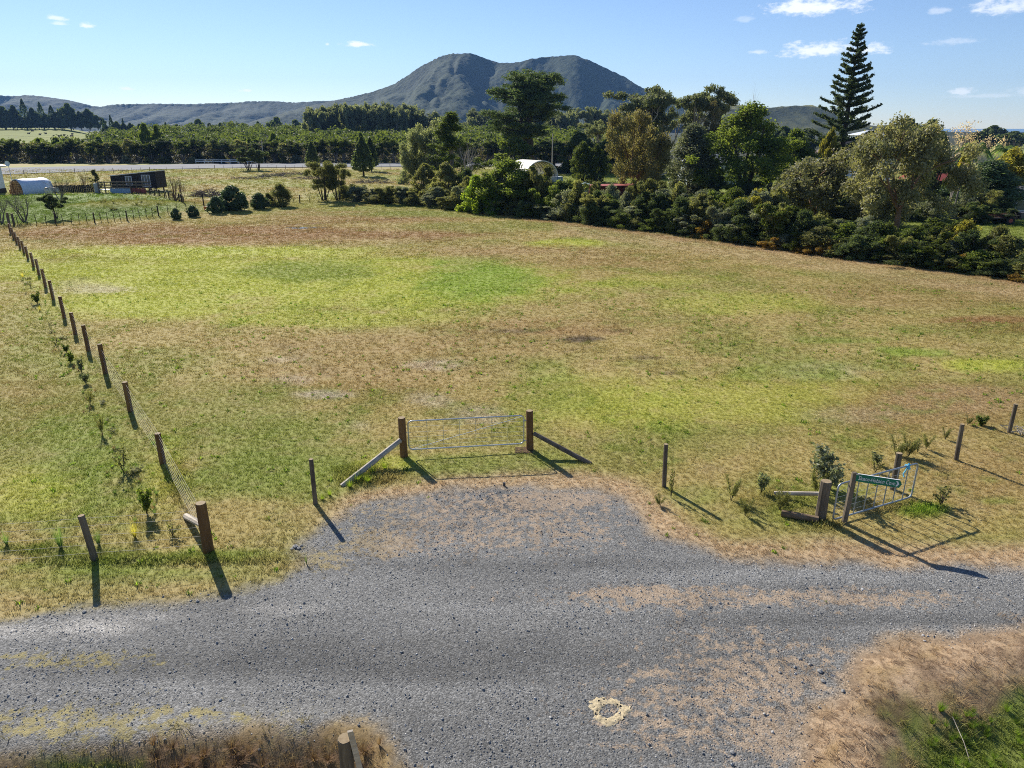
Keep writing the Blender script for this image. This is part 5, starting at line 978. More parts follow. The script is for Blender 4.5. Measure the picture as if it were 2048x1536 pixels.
# ---------------------------------------------------------------- far fences
def fence_line(name, pix, sp, nb, h, label, pm='dark_timber', wz=(.35, .7, 1.0), pr=.075, rail=None, tall=()):
    pts = [G(*p) for p in pix]; o = empty(name, (pts[0].x, pts[0].y, 0)); org = pts[0]; tag(o, label, 'fence'); me = post_mesh(pr, h, pm, 6, 3, top=pm); bm_ = MB().box((0, 0, h * .46), (.05, .035, h * .9)).mesh('batten', M[pm]); P = []; cnt = 0
    for a, b in zip(pts[:-1], pts[1:]):
        n = max(1, round((b - a).length / sp))
        for i in range(n):
            q = a.lerp(b, i / n); z = gz(q.x, q.y); P.append(Vector((q.x, q.y, z))); c_ = obj('post', me, o, (q.x - org.x, q.y - org.y, z), cnt, (1, 1, 1.7 if cnt in tall else random.Random(cnt).uniform(.92, 1.08))); c_.rotation_euler = (random.Random(cnt).uniform(-.05, .05), random.Random(cnt + 5).uniform(-.05, .05), cnt); cnt += 1
            for j in range(nb):
                f = (i + (j + 1) / (nb + 1)) / n; q = a.lerp(b, f); c_ = obj('batten', bm_, o, (q.x - org.x, q.y - org.y, gz(q.x, q.y))); c_.rotation_euler = (random.Random(cnt * 9 + j).uniform(-.1, .1), random.Random(cnt * 7 + j).uniform(-.1, .1), 0)
    P.append(Vector((pts[-1].x, pts[-1].y, gz(pts[-1].x, pts[-1].y)))); wires(o, P, wz, .006, 'steel_dark', .01, Vector((org.x, org.y, 0))); return o
fence_line('batten_fence', [(-120, 462), (18, 452), (112, 450), (190, 447), (255, 443), (318, 435), (410, 424), (600, 408), (690, 402)], 5.2, 4, 1.12, 'dark post and batten fence along the far end of the field', tall=(6,))
fence_line('batten_fence', [(-60, 353), (150, 347), (300, 342.5), (430, 340), (640, 338), (850, 337)], 9.5, 3, 1.1, 'post and batten fence along the near side of the sealed road', 'timber', pr=.07)
fence_line('yard_fence', [(265, 388), (300, 390), (330, 398), (360, 411), (372, 420)], 3.2, 3, 1.1, 'short dark batten fence from the stock yard down to the far fence')
for (px, pb, pt, r, lb) in [(20, 455, 425, .11, 'thick leaning post where the left fence meets the far fence, left of two'), (29, 452, 427, .11, 'thick dark post where the left fence meets the far fence, right of two')]: post_thing((px, pb), (px - 6, pt), r, 'post_grey', lb)
# white rail beside the road
pts = [at_depth(392, 326, 213.4), at_depth(512, 326, 213.4)]; o = empty('white_rail', (pts[0].x, pts[0].y, 0)); tag(o, 'white painted two-rail barrier beside the sealed road', 'railing'); d = pts[1] - pts[0]
for i in range(8): MB().box((0, 0, .55), (.14, .14, 1.1)).build('post', M['white_paint'], o, loc=d * (i / 7))
for z in (.55, 1.0): MB().beam(Vector((0, -.09, z)), d + Vector((0, -.09, z)), .06, .18).build('rail', M['white_paint'], o)
# ---------------------------------------------------------------- dark cabin, stock yard, wood stack, sheep, house corner
def local(o, fn): return fn
c = G(268, 383); W_ = 7.6; o = empty('cabin', (c.x, c.y + .4, gz(c.x, c.y)), -.09); tag(o, 'small black-clad cabin on piles with a sloping white roof', 'cabin')
zb, hL, hR, D_ = .55, 2.35, 3.1, 2.9
MB().prism([(-W_ / 2, zb), (W_ / 2, zb), (W_ / 2, hR), (-W_ / 2, hL)], 'y', D_).build('wall', M['dark_clad'], o)
mb = MB(); mb.prism([(-W_ / 2 - .15, hL + .0), (W_ / 2 + .15, hR + .03), (W_ / 2 + .15, hR + .12), (-W_ / 2 - .15, hL + .09)], 'y', D_ + .3, (0, -.15, 0)); mb.build('roof', M['roof_white'], o)
for i in range(26): MB().box((-W_ / 2 + .15 + i * .292, -.012, (zb + hL) / 2 + i * .012), (.03, .024, hL - zb - .1 + i * .02)).build('cladding_batten', M['dark_clad'], o)
for (x, z0, z1, w_, n) in [(-.75, .9, 2.35, 1.0, 2), (2.15, .75, 2.55, 1.35, 3)]:
    f = MB(); f.box((x, -.04, z0), (w_ + .1, .06, .06)); f.box((x, -.04, z1), (w_ + .1, .06, .06))
    for i in range(n + 1): f.box((x - w_ / 2 + i * w_ / n, -.04, (z0 + z1) / 2), (.06, .06, z1 - z0 - .06))
    wn = f.build('window', M['white_paint'], o)
    for i in range(n): MB().box((x - w_ / 2 + (i + .5) * w_ / n, -.025, (z0 + z1) / 2), (w_ / n - .06, .02, z1 - z0 - .06)).build('pane', M['glass'], wn)
for x in (-3.4, -1.2, 1.2, 3.4):
    for y in (.3, 2.5): MB().box((x, y, .25), (.18, .18, .62)).build('pile', M['timber'], o)
MB().box((-.75, -.9, .5), (2.6, 1.7, .1)).build('deck', M['timber'], o)
c = G(250, 387); o = empty('stock_yard', (c.x, c.y, gz(c.x, c.y)), -.04); tag(o, 'grey timber stock yard with rails and coloured iron panels before the cabin', 'stock yard'); k = 7.3 / 94.
for i in range(9): MB().box((-4.0 + i * 1.0, 0, .85 if i < 8 else .6), (.13, .13, 1.9 if i < 8 else 1.2)).build('post', M['post_grey'], o)
for z, a, b in [(1.68, -4.0, 4.0), (1.25, -4.0, 4.0), (.85, -4.0, 1.0)]: MB().beam((a, -.09, z), (b, -.09, z), .04, .15).build('rail', M['post_grey'], o)
for y in (2.0,):
    for z in (1.55, 1.1): MB().beam((-3.8, y, z), (3.4, y, z), .04, .15).build('rail', M['post_grey'], o)
def corr(x0, x1, z0, z1, y, mat, nm, o_):
    n = int((x1 - x0) / .09); vs = []; fs = []
    for i in range(n + 1):
        x = x0 + (x1 - x0) * i / n; yy = y - .02 * (i % 2); vs += [(x, yy, z0), (x, yy, z1)]
        if i: fs.append((2 * i - 2, 2 * i, 2 * i + 1, 2 * i - 1))
    mb = MB(); mb.add(vs, fs); return mb.build(nm, M[mat], o_)
corr(-2.2, 1.0, .05, .75, -.12, 'corr_blue', 'iron_panel', o); corr(1.05, 3.5, .05, .8, -.12, 'corr_red', 'iron_panel', o)
MB().box((-4.6, .5, .75), (.6, .6, 1.5)).build('feed_bin', M['iron_grey'], o); MB().box((-3.1, .2, .55), (1.5, .8, .12)).build('trough_lid', M['roof_white'], o)
for z in (.35, .7, 1.05): MB().beam((-6.4, 0, z), (-5.1, 0, z), .04, .07).build('gate_rail', M['post_grey'], o)
# covered firewood stack
c = G(62, 392); ax = Vector((.42, .91, 0)).normalized(); ln, rad, ht = 4.6, 1.5, 2.3; o = empty('firewood_stack', (c.x, c.y + .6, gz(c.x, c.y)), math.atan2(ax.y, ax.x)); tag(o, 'round-topped firewood stack under a white tarpaulin beside the sheep', 'firewood stack')
vs = []; fs = []; n = 14; mseg = 6; rg = random.Random(4)
for j in range(mseg + 1):
    for i in range(n + 1):
        a = math.pi * i / n; x = -ln / 2 + ln * j / mseg; s_ = 1 + .03 * rg.uniform(-1, 1); vs.append((x, -math.cos(a) * rad * s_, (math.sin(a) ** .62) * ht * s_ + .05))
for j in range(mseg):
    for i in range(n): k_ = j * (n + 1) + i; fs.append((k_, k_ + 1, k_ + n + 2, k_ + n + 1))
mb = MB(); mb.add(vs, fs); tp = mb.build('tarpaulin', M['tarp_white'], o, True); sm = tp.modifiers.new('thick', 'SOLIDIFY'); sm.thickness = .03
for row in range(9):
    for kx in range(8):
        y = -rad * .86 + kx * rad * 1.72 / 7 + rg.uniform(-.03, .03); z = .14 + row * .235
        if (abs(y) / (rad * .93)) ** 2 + (z / (ht * .99)) ** 2.6 > .95 or kx == 4 and row > 1: continue
        MB().box((0, 0, 0), (.5, .19, .19)).build('split_log', M['firewood'], o, loc=(-ln / 2 - .02 + rg.uniform(-.07, .04), y, z)).rotation_euler = (rg.uniform(-.4, .4), 0, rg.uniform(-.1, .1))
MB().prism([(-rad * .9, .02), (rad * .9, .02), (rad * .88, ht * .5), (rad * .5, ht * .88), (0, ht * .97), (-rad * .5, ht * .88), (-rad * .88, ht * .5)], 'x', .05, (-ln / 2 + .35, 0, 0)).build('end_wall', M['firewood'], o)
def skin_animal(name, pts, edges, rad, mat, loc, rz, scale, label, cat, group):
    me = bpy.data.meshes.new(name); me.from_pydata(pts, edges, []); o = bpy.data.objects.new('tmp', me); COL.objects.link(o)
    o.modifiers.new('s', 'SKIN'); sv = me.skin_vertices[0].data
    for i, r in enumerate(rad): sv[i].radius = (r, r)
    sv[0].use_root = True; o.modifiers.new('sub', 'SUBSURF').levels = 1; o.modifiers['sub'].render_levels = 1
    m2 = bpy.data.meshes.new_from_object(o.evaluated_get(bpy.context.evaluated_depsgraph_get())); bpy.data.objects.remove(o); m2.materials.clear(); m2.materials.append(M[mat])
    for p in m2.polygons: p.use_smooth = True
    return m2
QP = [(0, 0, .72), (-.38, 0, .70), (.38, 0, .72), (.58, 0, .84), (.74, 0, .98), (.92, 0, .90), (.36, .13, .40), (.38, .13, .02), (.36, -.13, .40), (.38, -.13, .02), (-.40, .13, .42), (-.46, .13, .26), (-.42, .13, .02), (-.40, -.13, .42), (-.46, -.13, .26), (-.42, -.13, .02), (-.58, 0, .60)]
QE = [(0, 1), (0, 2), (2, 3), (3, 4), (4, 5), (2, 6), (6, 7), (2, 8), (8, 9), (1, 10), (10, 11), (11, 12), (1, 13), (13, 14), (14, 15), (1, 16)]
shm = skin_animal('body', QP, QE, [.30, .28, .27, .18, .13, .07, .08, .045, .08, .045, .09, .05, .045, .09, .05, .045, .05], 'wool', None, 0, 1, '', '', '')
cwm = skin_animal('body', QP, QE, [.27, .26, .26, .17, .13, .08, .09, .05, .09, .05, .10, .06, .05, .10, .06, .05, .04], 'cow_black', None, 0, 1, '', '', '')
for (px, py, rz, s_, lb) in [(113, 391, 3.0, 1.1, 'white woolly sheep standing side-on beside the bare tree'), (97, 395, 2.2, 1.0, 'white woolly sheep at the end of the white tarpaulin, head turned away')]:
    p = G(px, py); o = empty('sheep', (p.x, p.y, gz(p.x, p.y)), rz); o.scale = (s_, s_, s_); tag(o, lb, 'sheep', 'sheep in the left yard'); obj('body', shm, o)
rg = random.Random(8)
for i, (px, Y) in enumerate([(118, 560), (128, 575), (142, 560), (92, 600), (66, 640), (145, 590), (58, 600), (80, 585)]):
    b = at_depth(px, 270, Y); zz = sstep(430, 760, np.array([Y]))[0] * 9.4 - .1; o = empty('cow', (b.x, Y, zz), rg.uniform(0, 6.28)); o.scale = (1.9, 1.7, 1.7); tag(o, 'tiny dark cow grazing on the far green slope at left', 'cow', 'cattle on the far slope'); obj('body', cwm, o)
c = G(-62, 392); c.x -= 3.2; o = empty('house', (c.x, c.y, 0), .0); tag(o, 'pale weatherboard house corner cut by the left picture edge', 'house')
MB().box((0, 3, 2.0), (9.6, 6, 4.0)).build('wall', M['house_wall'], o); MB().prism([(-5.3, 3.9), (5.35, 3.9), (5.35, 4.05), (0, 5.3), (-5.3, 4.05)], 'y', 7.0, (0, -.5, 0)).build('roof', M['iron_grey'], o)
MB().box((4.83, 2, 2.1), (.06, 1.4, 1.2)).build('window', M['glass'], o); MB().box((0, 3, .35), (9.7, 6.1, .7)).build('base', M['dark_timber'], o)
ds = MB(); cc = at_depth(15, 327, c.y + 1)
for i in range(12): pass
vs = [(0, 0, 0)]; fs = []
for j in (1, 2, 3):
    for i in range(14): a = 6.283 * i / 14; vs.append((math.cos(a) * .13 * j, -.018 * j * j + .1, math.sin(a) * .13 * j))
for i in range(14): fs.append((0, 1 + i, 1 + (i + 1) % 14))
for j in range(2):
    for i in range(14): fs.append((1 + j * 14 + i, 1 + (j + 1) * 14 + i, 1 + (j + 1) * 14 + (i + 1) % 14, 1 + j * 14 + (i + 1) % 14))
o = empty('satellite_dish', (cc.x, cc.y, 0)); tag(o, 'round pale satellite dish on a pole beside the house corner', 'satellite dish'); ds.add(vs, fs); ds.build('dish', M['house_wall'], o, True, (0, 0, cc.z)); MB().tube([(0, .1, -.1), (0, .1, cc.z)], .035, 6).build('pole', M['galv_dull'], o)
pa, pb = G(8, 392), G(160, 388); o = empty('board_fence', (pa.x, pa.y + 4, 0)); tag(o, 'low dark board fence behind the tarpaulin stack', 'fence'); d = pb - pa; n = 40
bmm = MB().box((0, 0, .6), (d.length / n * .93, .03, 1.2)).mesh('board', M['dark_timber'])
for i in range(n): q = d * ((i + .5) / n); obj('board', bmm, o, (q.x, q.y, gz(pa.x + q.x, pa.y + 4 + q.y) - .05), math.atan2(d.y, d.x), (1, 1, .92 + .1 * ((i * 7) % 5) / 5))
MB().beam((0, .05, .8), d + Vector((0, .05, .8)), .05, .1).build('rail', M['dark_timber'], o)
c = G(413, 425); mb = MB(); mb.tube([(0, 0, 0), (0, 0, .42)], [.2, .26], 12); o = mb.build('bucket', M['bucket_orange'], loc=(c.x, c.y, gz(c.x, c.y))); tag(o, 'orange plastic bucket at the far fence between round shrubs', 'bucket')
hd = MB(); hd.tube([(-.26, 0, .40), (-.18, 0, .55), (0, 0, .6), (.18, 0, .55), (.26, 0, .40)], .012, 4).build('handle', M['steel_dark'], o)
# heaps of cut branches
def heap(px, py, rx, ry, h, n, label, mat='brush', seed=0):
    c = G(px, py); rng = np.random.default_rng(seed); mb = MB()
    for i in range(n):
        a = rng.uniform(0, 6.28); q = math.sqrt(rng.random()); x, y = math.cos(a) * q * rx, math.sin(a) * q * ry; z = h * (1 - q * q) * rng.uniform(.2, 1); b = rng.uniform(0, 6.28); l_ = rng.uniform(.5, 1.5)
        mb.tube([(x, y, z), (x + math.cos(b) * l_, y + math.sin(b) * l_ * .7, max(.03, z + rng.normal() * .25))], [rng.uniform(.02, .06), .015], 4, cap=False)
    tag(mb.build('brush_heap', M[mat], loc=(c.x, c.y, gz(c.x, c.y))), label, 'brush heap')
heap(418, 394, 2.5, 1.6, 1.1, 330, 'dark heap of cut branches beside the largest glossy shrub', 'brush', 1); heap(548, 354, 3.4, 2, .8, 170, 'grey heap of dead branches below the spreading trees', 'bark_grey', 2); heap(585, 350, 4, 2.2, .7, 170, 'grey scattered branches left of the first conical tree', 'bark_grey', 3)
heap(630, 358, 4.5, 2.5, .8, 200, 'grey branch litter behind the umbrella-shaped olive trees', 'bark_grey', 4); heap(745, 366, 4.0, 2.2, .8, 180, 'grey branch litter below the largest conical tree', 'bark_grey', 5); heap(500, 358, 4, 1.6, .5, 120, 'low grey brush along the paddock near the spreading trees', 'bark_grey', 6)
# puddle in the drain
c = G(613, 457); mb = MB(); pl_ = [(math.cos(a) * 2.0 * (1 + .2 * math.sin(3 * a)), math.sin(a) * .55 * (1 + .2 * math.sin(2 * a))) for a in np.linspace(0, 6.283, 20, endpoint=False)]
zp = max(gz(c.x + u, c.y + v) for u, v in pl_) + .006; mb.add([(u, v, 0) for u, v in pl_], [tuple(range(20))]); tag(mb.build('puddle', M['water'], loc=(c.x, c.y, zp)), kind='structure')
# power poles
def pole(px, pb, pt, Y, label, arm=True, mat='pole_pale', line_to=None):
    b = at_depth(px, pb, Y); tp = at_depth(px, pt, Y); o = empty('power_pole', (b.x, Y, 0)); tag(o, label, 'power pole'); MB().tube([(0, 0, -.3), (0, 0, tp.z * .5), (0, 0, tp.z)], [.14, .12, .10], 8).build('pole', M[mat], o)
    if arm: MB().box((0, -.12, tp.z - .35), (1.6, .1, .12)).build('crossarm', M['timber'], o)
    return o, tp
o, tp1 = pole(528, 326, 281, 213.5, 'pale leaning power pole beside the road among the bush trees'); o, tp2 = pole(1104, 345, 267, 152, 'pale slim pole right of the big pine behind the arched shelter', False)
o, tp0 = pole(-90, 330, 262, 213.5, 'power pole beyond the left picture edge'); o.name = 'power_pole'
bpy.data.objects.remove(o.children[0]); bpy.data.objects.remove([c_ for c_ in o.children][0]); bpy.data.objects.remove(o)
lw = empty('power_line', tp1); tag(lw, 'thin power wires strung left from the roadside pole', 'power line')
for s_ in (-.7, .7): MB().tube([Vector((s_, -.12, -.3)) + (tp0 - tp1) * (i / 8) - Vector((0, 0, .9 * math.sin(math.pi * i / 8))) for i in range(9)], .012, 4).build('wire', M['wire'], lw)
# ---------------------------------------------------------------- arched shelter, tank, red shed
c = at_depth(1084, 354, 138); ax = Vector((-.55, .835, 0)).normalized(); wv = Vector((.835, .55, 0)); o = empty('arched_shelter', (c.x, c.y, 0), math.atan2(wv.y, wv.x)); tag(o, 'white fabric arched shelter with dark ribs standing on two containers', 'shelter')
Wd, ht, ln, zb = 7.6, 3.0, 6.5, max(.9, c.z - .1); n = 18
def arc(rf): return [(-math.cos(math.pi * i / n) * Wd / 2 * rf, zb + math.sin(math.pi * i / n) * ht * rf) for i in range(n + 1)]
a1, a2 = arc(1.0), arc(.985); mb = MB(); mb.prism(a1 + a2[::-1], 'y', ln); mb.build('fabric', M['fabric_cream'], o)
for i in range(7): MB().tube([(x, ln * (i + .02) / 6.04, z) for x, z in arc(.965)], .05, 5).build('rib', M['steel_dark'] if 0 < i else M['white_paint'], o)
for i in (3, 6, 9, 12, 15): x, z = arc(.955)[i]; MB().tube([(x, 0, z), (x, ln, z)], .035, 4).build('purlin', M['steel_dark'], o)
for s_ in (-1, 1): cb = MB().box((s_ * (Wd / 2 + .1), ln / 2, zb / 2 - .02), (1.6, ln + .6, zb)).build('container', M['house_wall'], o); MB().box((s_ * (Wd / 2 + .1), -.32, zb / 2), (1.3, .04, zb * .8)).build('container_door', M['corr_blue'], cb)
c = at_depth(1168, 395, 107); tz = at_depth(1168, 366, 107).z; o = empty('water_tank', (c.x, c.y, 0)); tag(o, 'pale green ribbed plastic water tank behind the hedge', 'water tank'); mb = MB()
pr_ = [(1.05, 0)] + [q for i in range(7) for q in ((1.05, tz * .12 * i + .02), (1.09, tz * .12 * i + .08), (1.05, tz * .12 * i + tz * .1))] + [(1.0, tz * .88), (.75, tz * .96), (.3, tz)]
mb.tube([(0, 0, z) for _, z in sorted(pr_, key=lambda q: q[1])], [r for r, _ in sorted(pr_, key=lambda q: q[1])], 20); mb.build('body', M['tank_green'], o, True); MB().tube([(0, 0, tz - .05), (0, 0, tz + .12)], .28, 12).build('lid', M['tank_green'], o)
c = at_depth(1232, 396, 104); zt = at_depth(1232, 370, 104).z; o = empty('red_shed', (c.x, c.y, 0), .05); tag(o, 'low open-fronted red iron shed behind the hedge beside the tank', 'shed')
MB().prism([(-4.0, zt - .22), (4.1, zt - .05), (4.1, zt + .03), (-4.0, zt - .12)], 'y', 3.4, (0, -.4, 0)).build('roof', M['iron_red'], o); corr(-3.8, 3.8, 0, zt - .25, 2.8, 'iron_red', 'back_wall', o)
for x in (-3.8, -1.3, 1.4, 3.0, 3.8): MB().box((x, 0, zt / 2 - .12), (.2, .2, zt - .2)).build('post', M['iron_red'], o)
MB().box((3.4, 1.3, zt / 2 - .15), (.06, 2.7, zt - .35)).build('end_wall', M['iron_red'], o); MB().box((-1.0, 1.2, .5), (3.0, 1.6, 1.0)).build('stored_goods', M['steel_dark'], o)
lp = MB(); lp.tube([(0, 0, 0), (4.2, 1.2, 1.5)], .09, 7); tag(lp.build('leaning_pole', M['pole_pale'], loc=(c.x + 3.0, c.y - .2, zt + .1)), 'long pale pole lying across the red shed roof', 'pole')
# ---------------------------------------------------------------- houses and yard things on the right
def house(px, pb, Y, w_, dp, hw, hr, wall, roof, label, rz=0, hip=True, zt=None):
    c = at_depth(px, pb, Y); o = empty('house', (c.x, Y, 0), rz); tag(o, label, 'house'); MB().box((0, dp / 2, hw / 2 - .1), (w_, dp, hw + .2)).build('wall', M[wall], o)
    e = .5; x, y0, y1 = w_ / 2 + e, -e, dp + e; rx = x - (dp / 2 + e if hip else 0); mb = MB()
    mb.add([(-x, y0, hw), (x, y0, hw), (x, y1, hw), (-x, y1, hw), (-rx, dp / 2, hw + hr), (rx, dp / 2, hw + hr)], [(0, 1, 5, 4), (1, 2, 5), (2, 3, 4, 5), (3, 0, 4), (3, 2, 1, 0)]); mb.build('roof', M[roof], o)
    for i in range(3):
        x_ = -w_ / 2 + (i + .6) * w_ / 3.2; f = MB().box((x_, -.02, hw * .55), (1.5, .06, 1.2)).build('window', M['white_paint'], o); MB().box((x_, -.06, hw * .55), (1.34, .03, 1.04)).build('pane', M['glass'], f)
    return o
house(1440, 330, 128, 9, 7, 4.0, 1.6, 'house_wall', 'iron_grey', 'pale grey house half hidden behind the bumpy green tree', .2); house(1722, 320, 140, 12, 9, 4.6, 3.2, 'house_wall', 'roof_brown', 'house with a brown hipped roof behind the tiered pine')
house(1745, 320, 185, 8, 7, 7.9, 1.2, 'house_wall', 'roof_white', 'house with a low white roof beyond the brown hipped roof'); house(1875, 350, 96, 4.5, 4, 3.1, 1.0, 'dark_timber', 'iron_red', 'small shed with a rusty red roof behind the tall glossy gum', hip=False)
o = house(2050, 392, 84, 9, 6, 2.1, 1.0, 'iron_grey', 'roof_dark', 'long low shed with a dark roof cut by the right picture edge', -.12, False); o.name = 'low_shed'; o['category'] = 'shed'
c = G(2000, 452); o = empty('trailer', (c.x, c.y + .6, 0), -.12); tag(o, 'old flat-deck farm trailer loaded with timber offcuts at right edge', 'trailer'); zb = gz(c.x, c.y + .6); o.location.z = zb
MB().box((-.2, .9, .62), (5.0, 1.9, .14)).build('deck', M['dark_timber'], o); MB().beam((-2.7, .9, .56), (-4.2, .9, .45), .12, .12).build('drawbar', M['steel_dark'], o); MB().box((2.6, .9, .95), (.8, 1.7, .5)).build('frame', M['steel_dark'], o)
for y in (-.1, 1.9):
    wh = MB().tube([(1.2, y - .11, .42), (1.2, y - .09, .42), (1.2, y + .09, .42), (1.2, y + .11, .42)], [.36, .42, .42, .36], 18).build('wheel', M['rubber'], o); MB().tube([(1.2, y - .13, .42), (1.2, y + .13, .42)], .2, 14).build('rim', M['iron_red'], wh)
rg = random.Random(3)
for i in range(22): MB().box((0, 0, 0), (rg.uniform(.8, 1.9), .12, .08)).build('offcut', M['rust' if i % 3 else 'timber'], o, loc=(rg.uniform(-2.2, 1.6), rg.uniform(.2, 1.6), .74 + rg.uniform(0, .22))).rotation_euler = (0, rg.uniform(-.12, .12), rg.uniform(-.6, .6))
for i, px in enumerate((1955, 1985, 2010, 2035, 2060)): T('flax', 'flax_plant', px, 424 - (i % 2) * 6, 392 - (i % 3) * 4, 34, 'clump of upright dark flax leaves behind the trailer', 'flax', 'flax clumps behind the trailer')

# ---------------------------------------------------------------- grass, stalks and stones as ground cover
def scatter(name, gx0, gx1, gy0, gy1, st, protos, dfun, smin, smax, label, cat, hattr=True, seed=0, tilt=.25):
    xs = np.arange(gx0, gx1, st); ys = np.arange(gy0, gy1, st); X, Y, F = grid(xs, ys); Z = gh(X, Y); _, gm, dn, hh, cv, _, col = field(X, Y); px, py = proj(X, Y)
    d = dfun(X, Y, px, py, gm * (1 - .5 * np.clip(cv, 0, 1)), dn); me = mesh_np(name, np.c_[X, Y, Z], F, [], {'gcol': col, 'dens': d, 'hgt': hh}); o = obj(name, me); tag(o, label, cat, kind='stuff')
    pc = bpy.data.collections.new(name + '_kinds')
    for p in protos: pc.objects.link(bpy.data.objects.new(p.name, p))
    ng = bpy.data.node_groups.new(name, 'GeometryNodeTree'); ng.interface.new_socket('Geometry', in_out='INPUT', socket_type='NodeSocketGeometry'); ng.interface.new_socket('Geometry', in_out='OUTPUT', socket_type='NodeSocketGeometry')
    N = ng.nodes; Lk = ng.links; gi = N.new('NodeGroupInput'); go = N.new('NodeGroupOutput')
    na = N.new('GeometryNodeInputNamedAttribute'); na.data_type = 'FLOAT'; na.inputs['Name'].default_value = 'dens'
    dp = N.new('GeometryNodeDistributePointsOnFaces'); dp.inputs['Seed'].default_value = seed; Lk.new(gi.outputs[0], dp.inputs['Mesh']); Lk.new(na.outputs['Attribute'], dp.inputs['Density'])
    ci = N.new('GeometryNodeCollectionInfo'); ci.inputs['Collection'].default_value = pc; ci.inputs['Separate Children'].default_value = True; ci.inputs['Reset Children'].default_value = True
    sr = N.new('FunctionNodeRandomValue'); sr.data_type = 'FLOAT'; sr.inputs[2].default_value = 0; sr.inputs[3].default_value = 1; sr.inputs['Seed'].default_value = seed + 3
    st_ = N.new('GeometryNodeStoreNamedAttribute'); st_.data_type = 'FLOAT'; st_.domain = 'POINT'; st_.inputs['Name'].default_value = 'srand'; Lk.new(dp.outputs['Points'], st_.inputs['Geometry']); Lk.new(sr.outputs[1], [q for q in st_.inputs if q.name == 'Value' and q.enabled][0])
    rv = N.new('FunctionNodeRandomValue'); rv.data_type = 'FLOAT_VECTOR'; rv.inputs[0].default_value = (-tilt, -tilt, 0); rv.inputs[1].default_value = (tilt, tilt, 6.28); rv.inputs['Seed'].default_value = seed + 1
    sv = N.new('FunctionNodeRandomValue'); sv.data_type = 'FLOAT'; sv.inputs[2].default_value = smin; sv.inputs[3].default_value = smax; sv.inputs['Seed'].default_value = seed + 2
    ip = N.new('GeometryNodeInstanceOnPoints'); ip.inputs['Pick Instance'].default_value = True; Lk.new(st_.outputs[0], ip.inputs['Points']); Lk.new(ci.outputs[0], ip.inputs['Instance']); Lk.new(rv.outputs[0], ip.inputs['Rotation'])
    if hattr:
        nh = N.new('GeometryNodeInputNamedAttribute'); nh.data_type = 'FLOAT'; nh.inputs['Name'].default_value = 'hgt'; mu = N.new('ShaderNodeMath'); mu.operation = 'MULTIPLY'; Lk.new(nh.outputs['Attribute'], mu.inputs[0]); Lk.new(sv.outputs[1], mu.inputs[1]); Lk.new(mu.outputs[0], ip.inputs['Scale'])
    else: Lk.new(sv.outputs[1], ip.inputs['Scale'])
    Lk.new(ip.outputs[0], go.inputs[0]); md = o.modifiers.new('scatter', 'NODES'); md.node_group = ng; return o
def tuft(seed, n, H, sp_, wd, rad):
    rng = np.random.default_rng(seed); V = []; F = []; A = []
    for i in range(n):
        a = rng.uniform(0, 6.28); b = rng.uniform(0, 6.28); r = rad * math.sqrt(rng.random()); h = H * rng.uniform(.5, 1.2); s_ = sp_ * rng.uniform(.2, 1.2) * h; x, y = math.cos(b) * r, math.sin(b) * r; tx, ty = -math.sin(a) * wd / 2, math.cos(a) * wd / 2; k = len(V); lv = rng.random()
        V += [(x - tx, y - ty, -.01), (x + tx, y + ty, -.01), (x + math.cos(a) * s_ * .4 + tx * .8, y + math.sin(a) * s_ * .4 + ty * .8, h * .6), (x + math.cos(a) * s_ * .4 - tx * .8, y + math.sin(a) * s_ * .4 - ty * .8, h * .6)]; A += [lv] * 4; F.append((k, k + 1, k + 2, k + 3))
        k = len(V); V += [V[k - 1], V[k - 2], (x + math.cos(a) * s_ + tx * .2, y + math.sin(a) * s_ + ty * .2, h), (x + math.cos(a) * s_ - tx * .2, y + math.sin(a) * s_ - ty * .2, h)]; A += [lv] * 4; F.append((k, k + 1, k + 2, k + 3))
    return leafmesh('tuft', (np.array(V), np.array(F), np.array(A)), 'grass_blade')
tf = [tuft(i, 12, .055, 1.0, .011, .07) for i in range(4)]; tf2 = [tuft(10 + i, 16, .055, 1.2, .020, .16) for i in range(4)]
scatter('grass', -24, 26, 7, 27, .25, tf, lambda X, Y, px, py, gm, dn: dn * 130 * ((px > -120) & (px < 2170) & (py < 1640)), .6, 1.25, 'short rough grass, green and straw coloured, near the road', 'grass', seed=1)
scatter('grass', -44, 48, 26.7, 55, .5, tf2, lambda X, Y, px, py, gm, dn: dn * 38 * ((px > -120) & (px < 2170)), .6, 1.3, 'short patchy grass of the middle of the field', 'grass', seed=2)
tf3 = [tuft(20 + i, 22, .06, 1.3, .045, .38) for i in range(3)]; tf4 = [tuft(30 + i, 22, .16, 1.2, .10, .8) for i in range(3)]
scatter('grass', -80, 90, 54.5, 102, 1.0, tf3, lambda X, Y, px, py, gm, dn: 11 * dn * ((px > -120) & (px < 2170)), .6, 1.3, 'patchy grass of the far end of the field', 'grass', seed=3)
scatter('grass', -150, 160, 101, 194, 2.0, tf4, lambda X, Y, px, py, gm, dn: 1.11 * dn * ((px > -120) & (px < 2170)) * (py > 339), .5, 1.3, 'rough grass of the paddocks up to the sealed road', 'grass', seed=4)
tf5 = [tuft(70 + i, 14, .11, 1.6, .008, .09) for i in range(4)]
def bankd(X, Y): return sstep(-1.9, -.6, inside_dist(X, Y, DITCH_R)) + .8 * sstep(-.7, 0, inside_dist(X, Y, BANK_L))
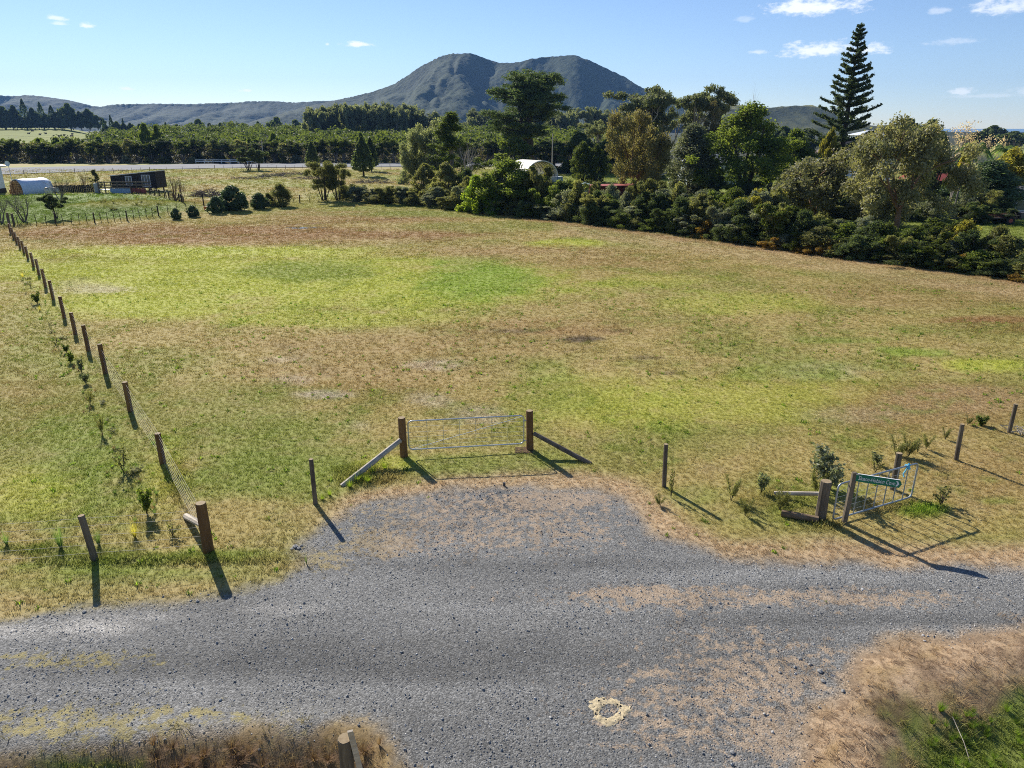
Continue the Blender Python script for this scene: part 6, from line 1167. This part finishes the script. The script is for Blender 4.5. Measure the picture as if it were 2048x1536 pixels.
scatter('dry_grass', -13, 15, 6.5, 13, .25, tf5, lambda X, Y, px, py, gm, dn: 26 * bankd(X, Y) * (1 - .7 * gm) * sstep(.35, .6, fbm(X * 2, Y * 2, 140, 3)) * ((px > -120) & (px < 2170) & (py < 1640)), .5, 1.3, 'tangled dry stalks on the banks at the bottom of the view', 'dry grass', False, 14, .5)
def weedmesh(sd):
    me = tuft(sd, 14, .09, 1.2, .03, .10); me.materials[0] = M['leaf_bright']; return me
scatter('weeds', -30, 34, 8, 46, .5, [weedmesh(50 + i) for i in range(3)], lambda X, Y, px, py, gm, dn: dn * 2.2 * sstep(.42, .7, fbm(X * .5, Y * .5, 123, 3)) * ((px > -120) & (px < 2170)) * (Y > 12), .45, 1.3, 'darker green weeds dotted through the grass', 'weeds', seed=12)
sm_ = []
for i in range(4): me = rockmesh(20 + i, 1.0); me.materials.append(M['stone']); sm_.append(me)
scatter('gravel_stones', -13, 15, 6.5, 19, .25, sm_, lambda X, Y, px, py, gm, dn: (gm * 150) * (.35 + 1.3 * fbm(X * .8, Y * .8, 99, 3) ** 2 * 2) * ((px > -120) & (px < 2170) & (py < 1640)), .006, .019, 'loose blue-grey gravel stones of the road', 'gravel', False, 5, 3.0)
scatter('gravel_stones', -13, 15, 6.5, 19, .25, sm_, lambda X, Y, px, py, gm, dn: (gm * 15 + 2.0 * (gm > .02)) * sstep(.40, .68, fbm(X * .7, Y * .9, 98, 3)) * ((px > -120) & (px < 2170) & (py < 1640)), .015, .036, 'coarser gravel stones thrown to the edges of the road', 'gravel', False, 9, 3.0)

# ---------------------------------------------------------------- the air between here and the hills
hz = MB(); hz.box((0, 1700, 130), (11000, 5600, 320)); m_, t, out = newmat('haze_air'); pv = t.n('ShaderNodeVolumePrincipled'); pv.inputs['Color'].default_value = (.28, .53, 1.0, 1); pv.inputs['Density'].default_value = .00008; pv.inputs['Anisotropy'].default_value = 0.0
t.L.new(pv.outputs[0], out.inputs['Volume']); ho = hz.build('haze', m_); tag(ho, 'thin blue haze lying over the land', 'haze', kind='stuff')
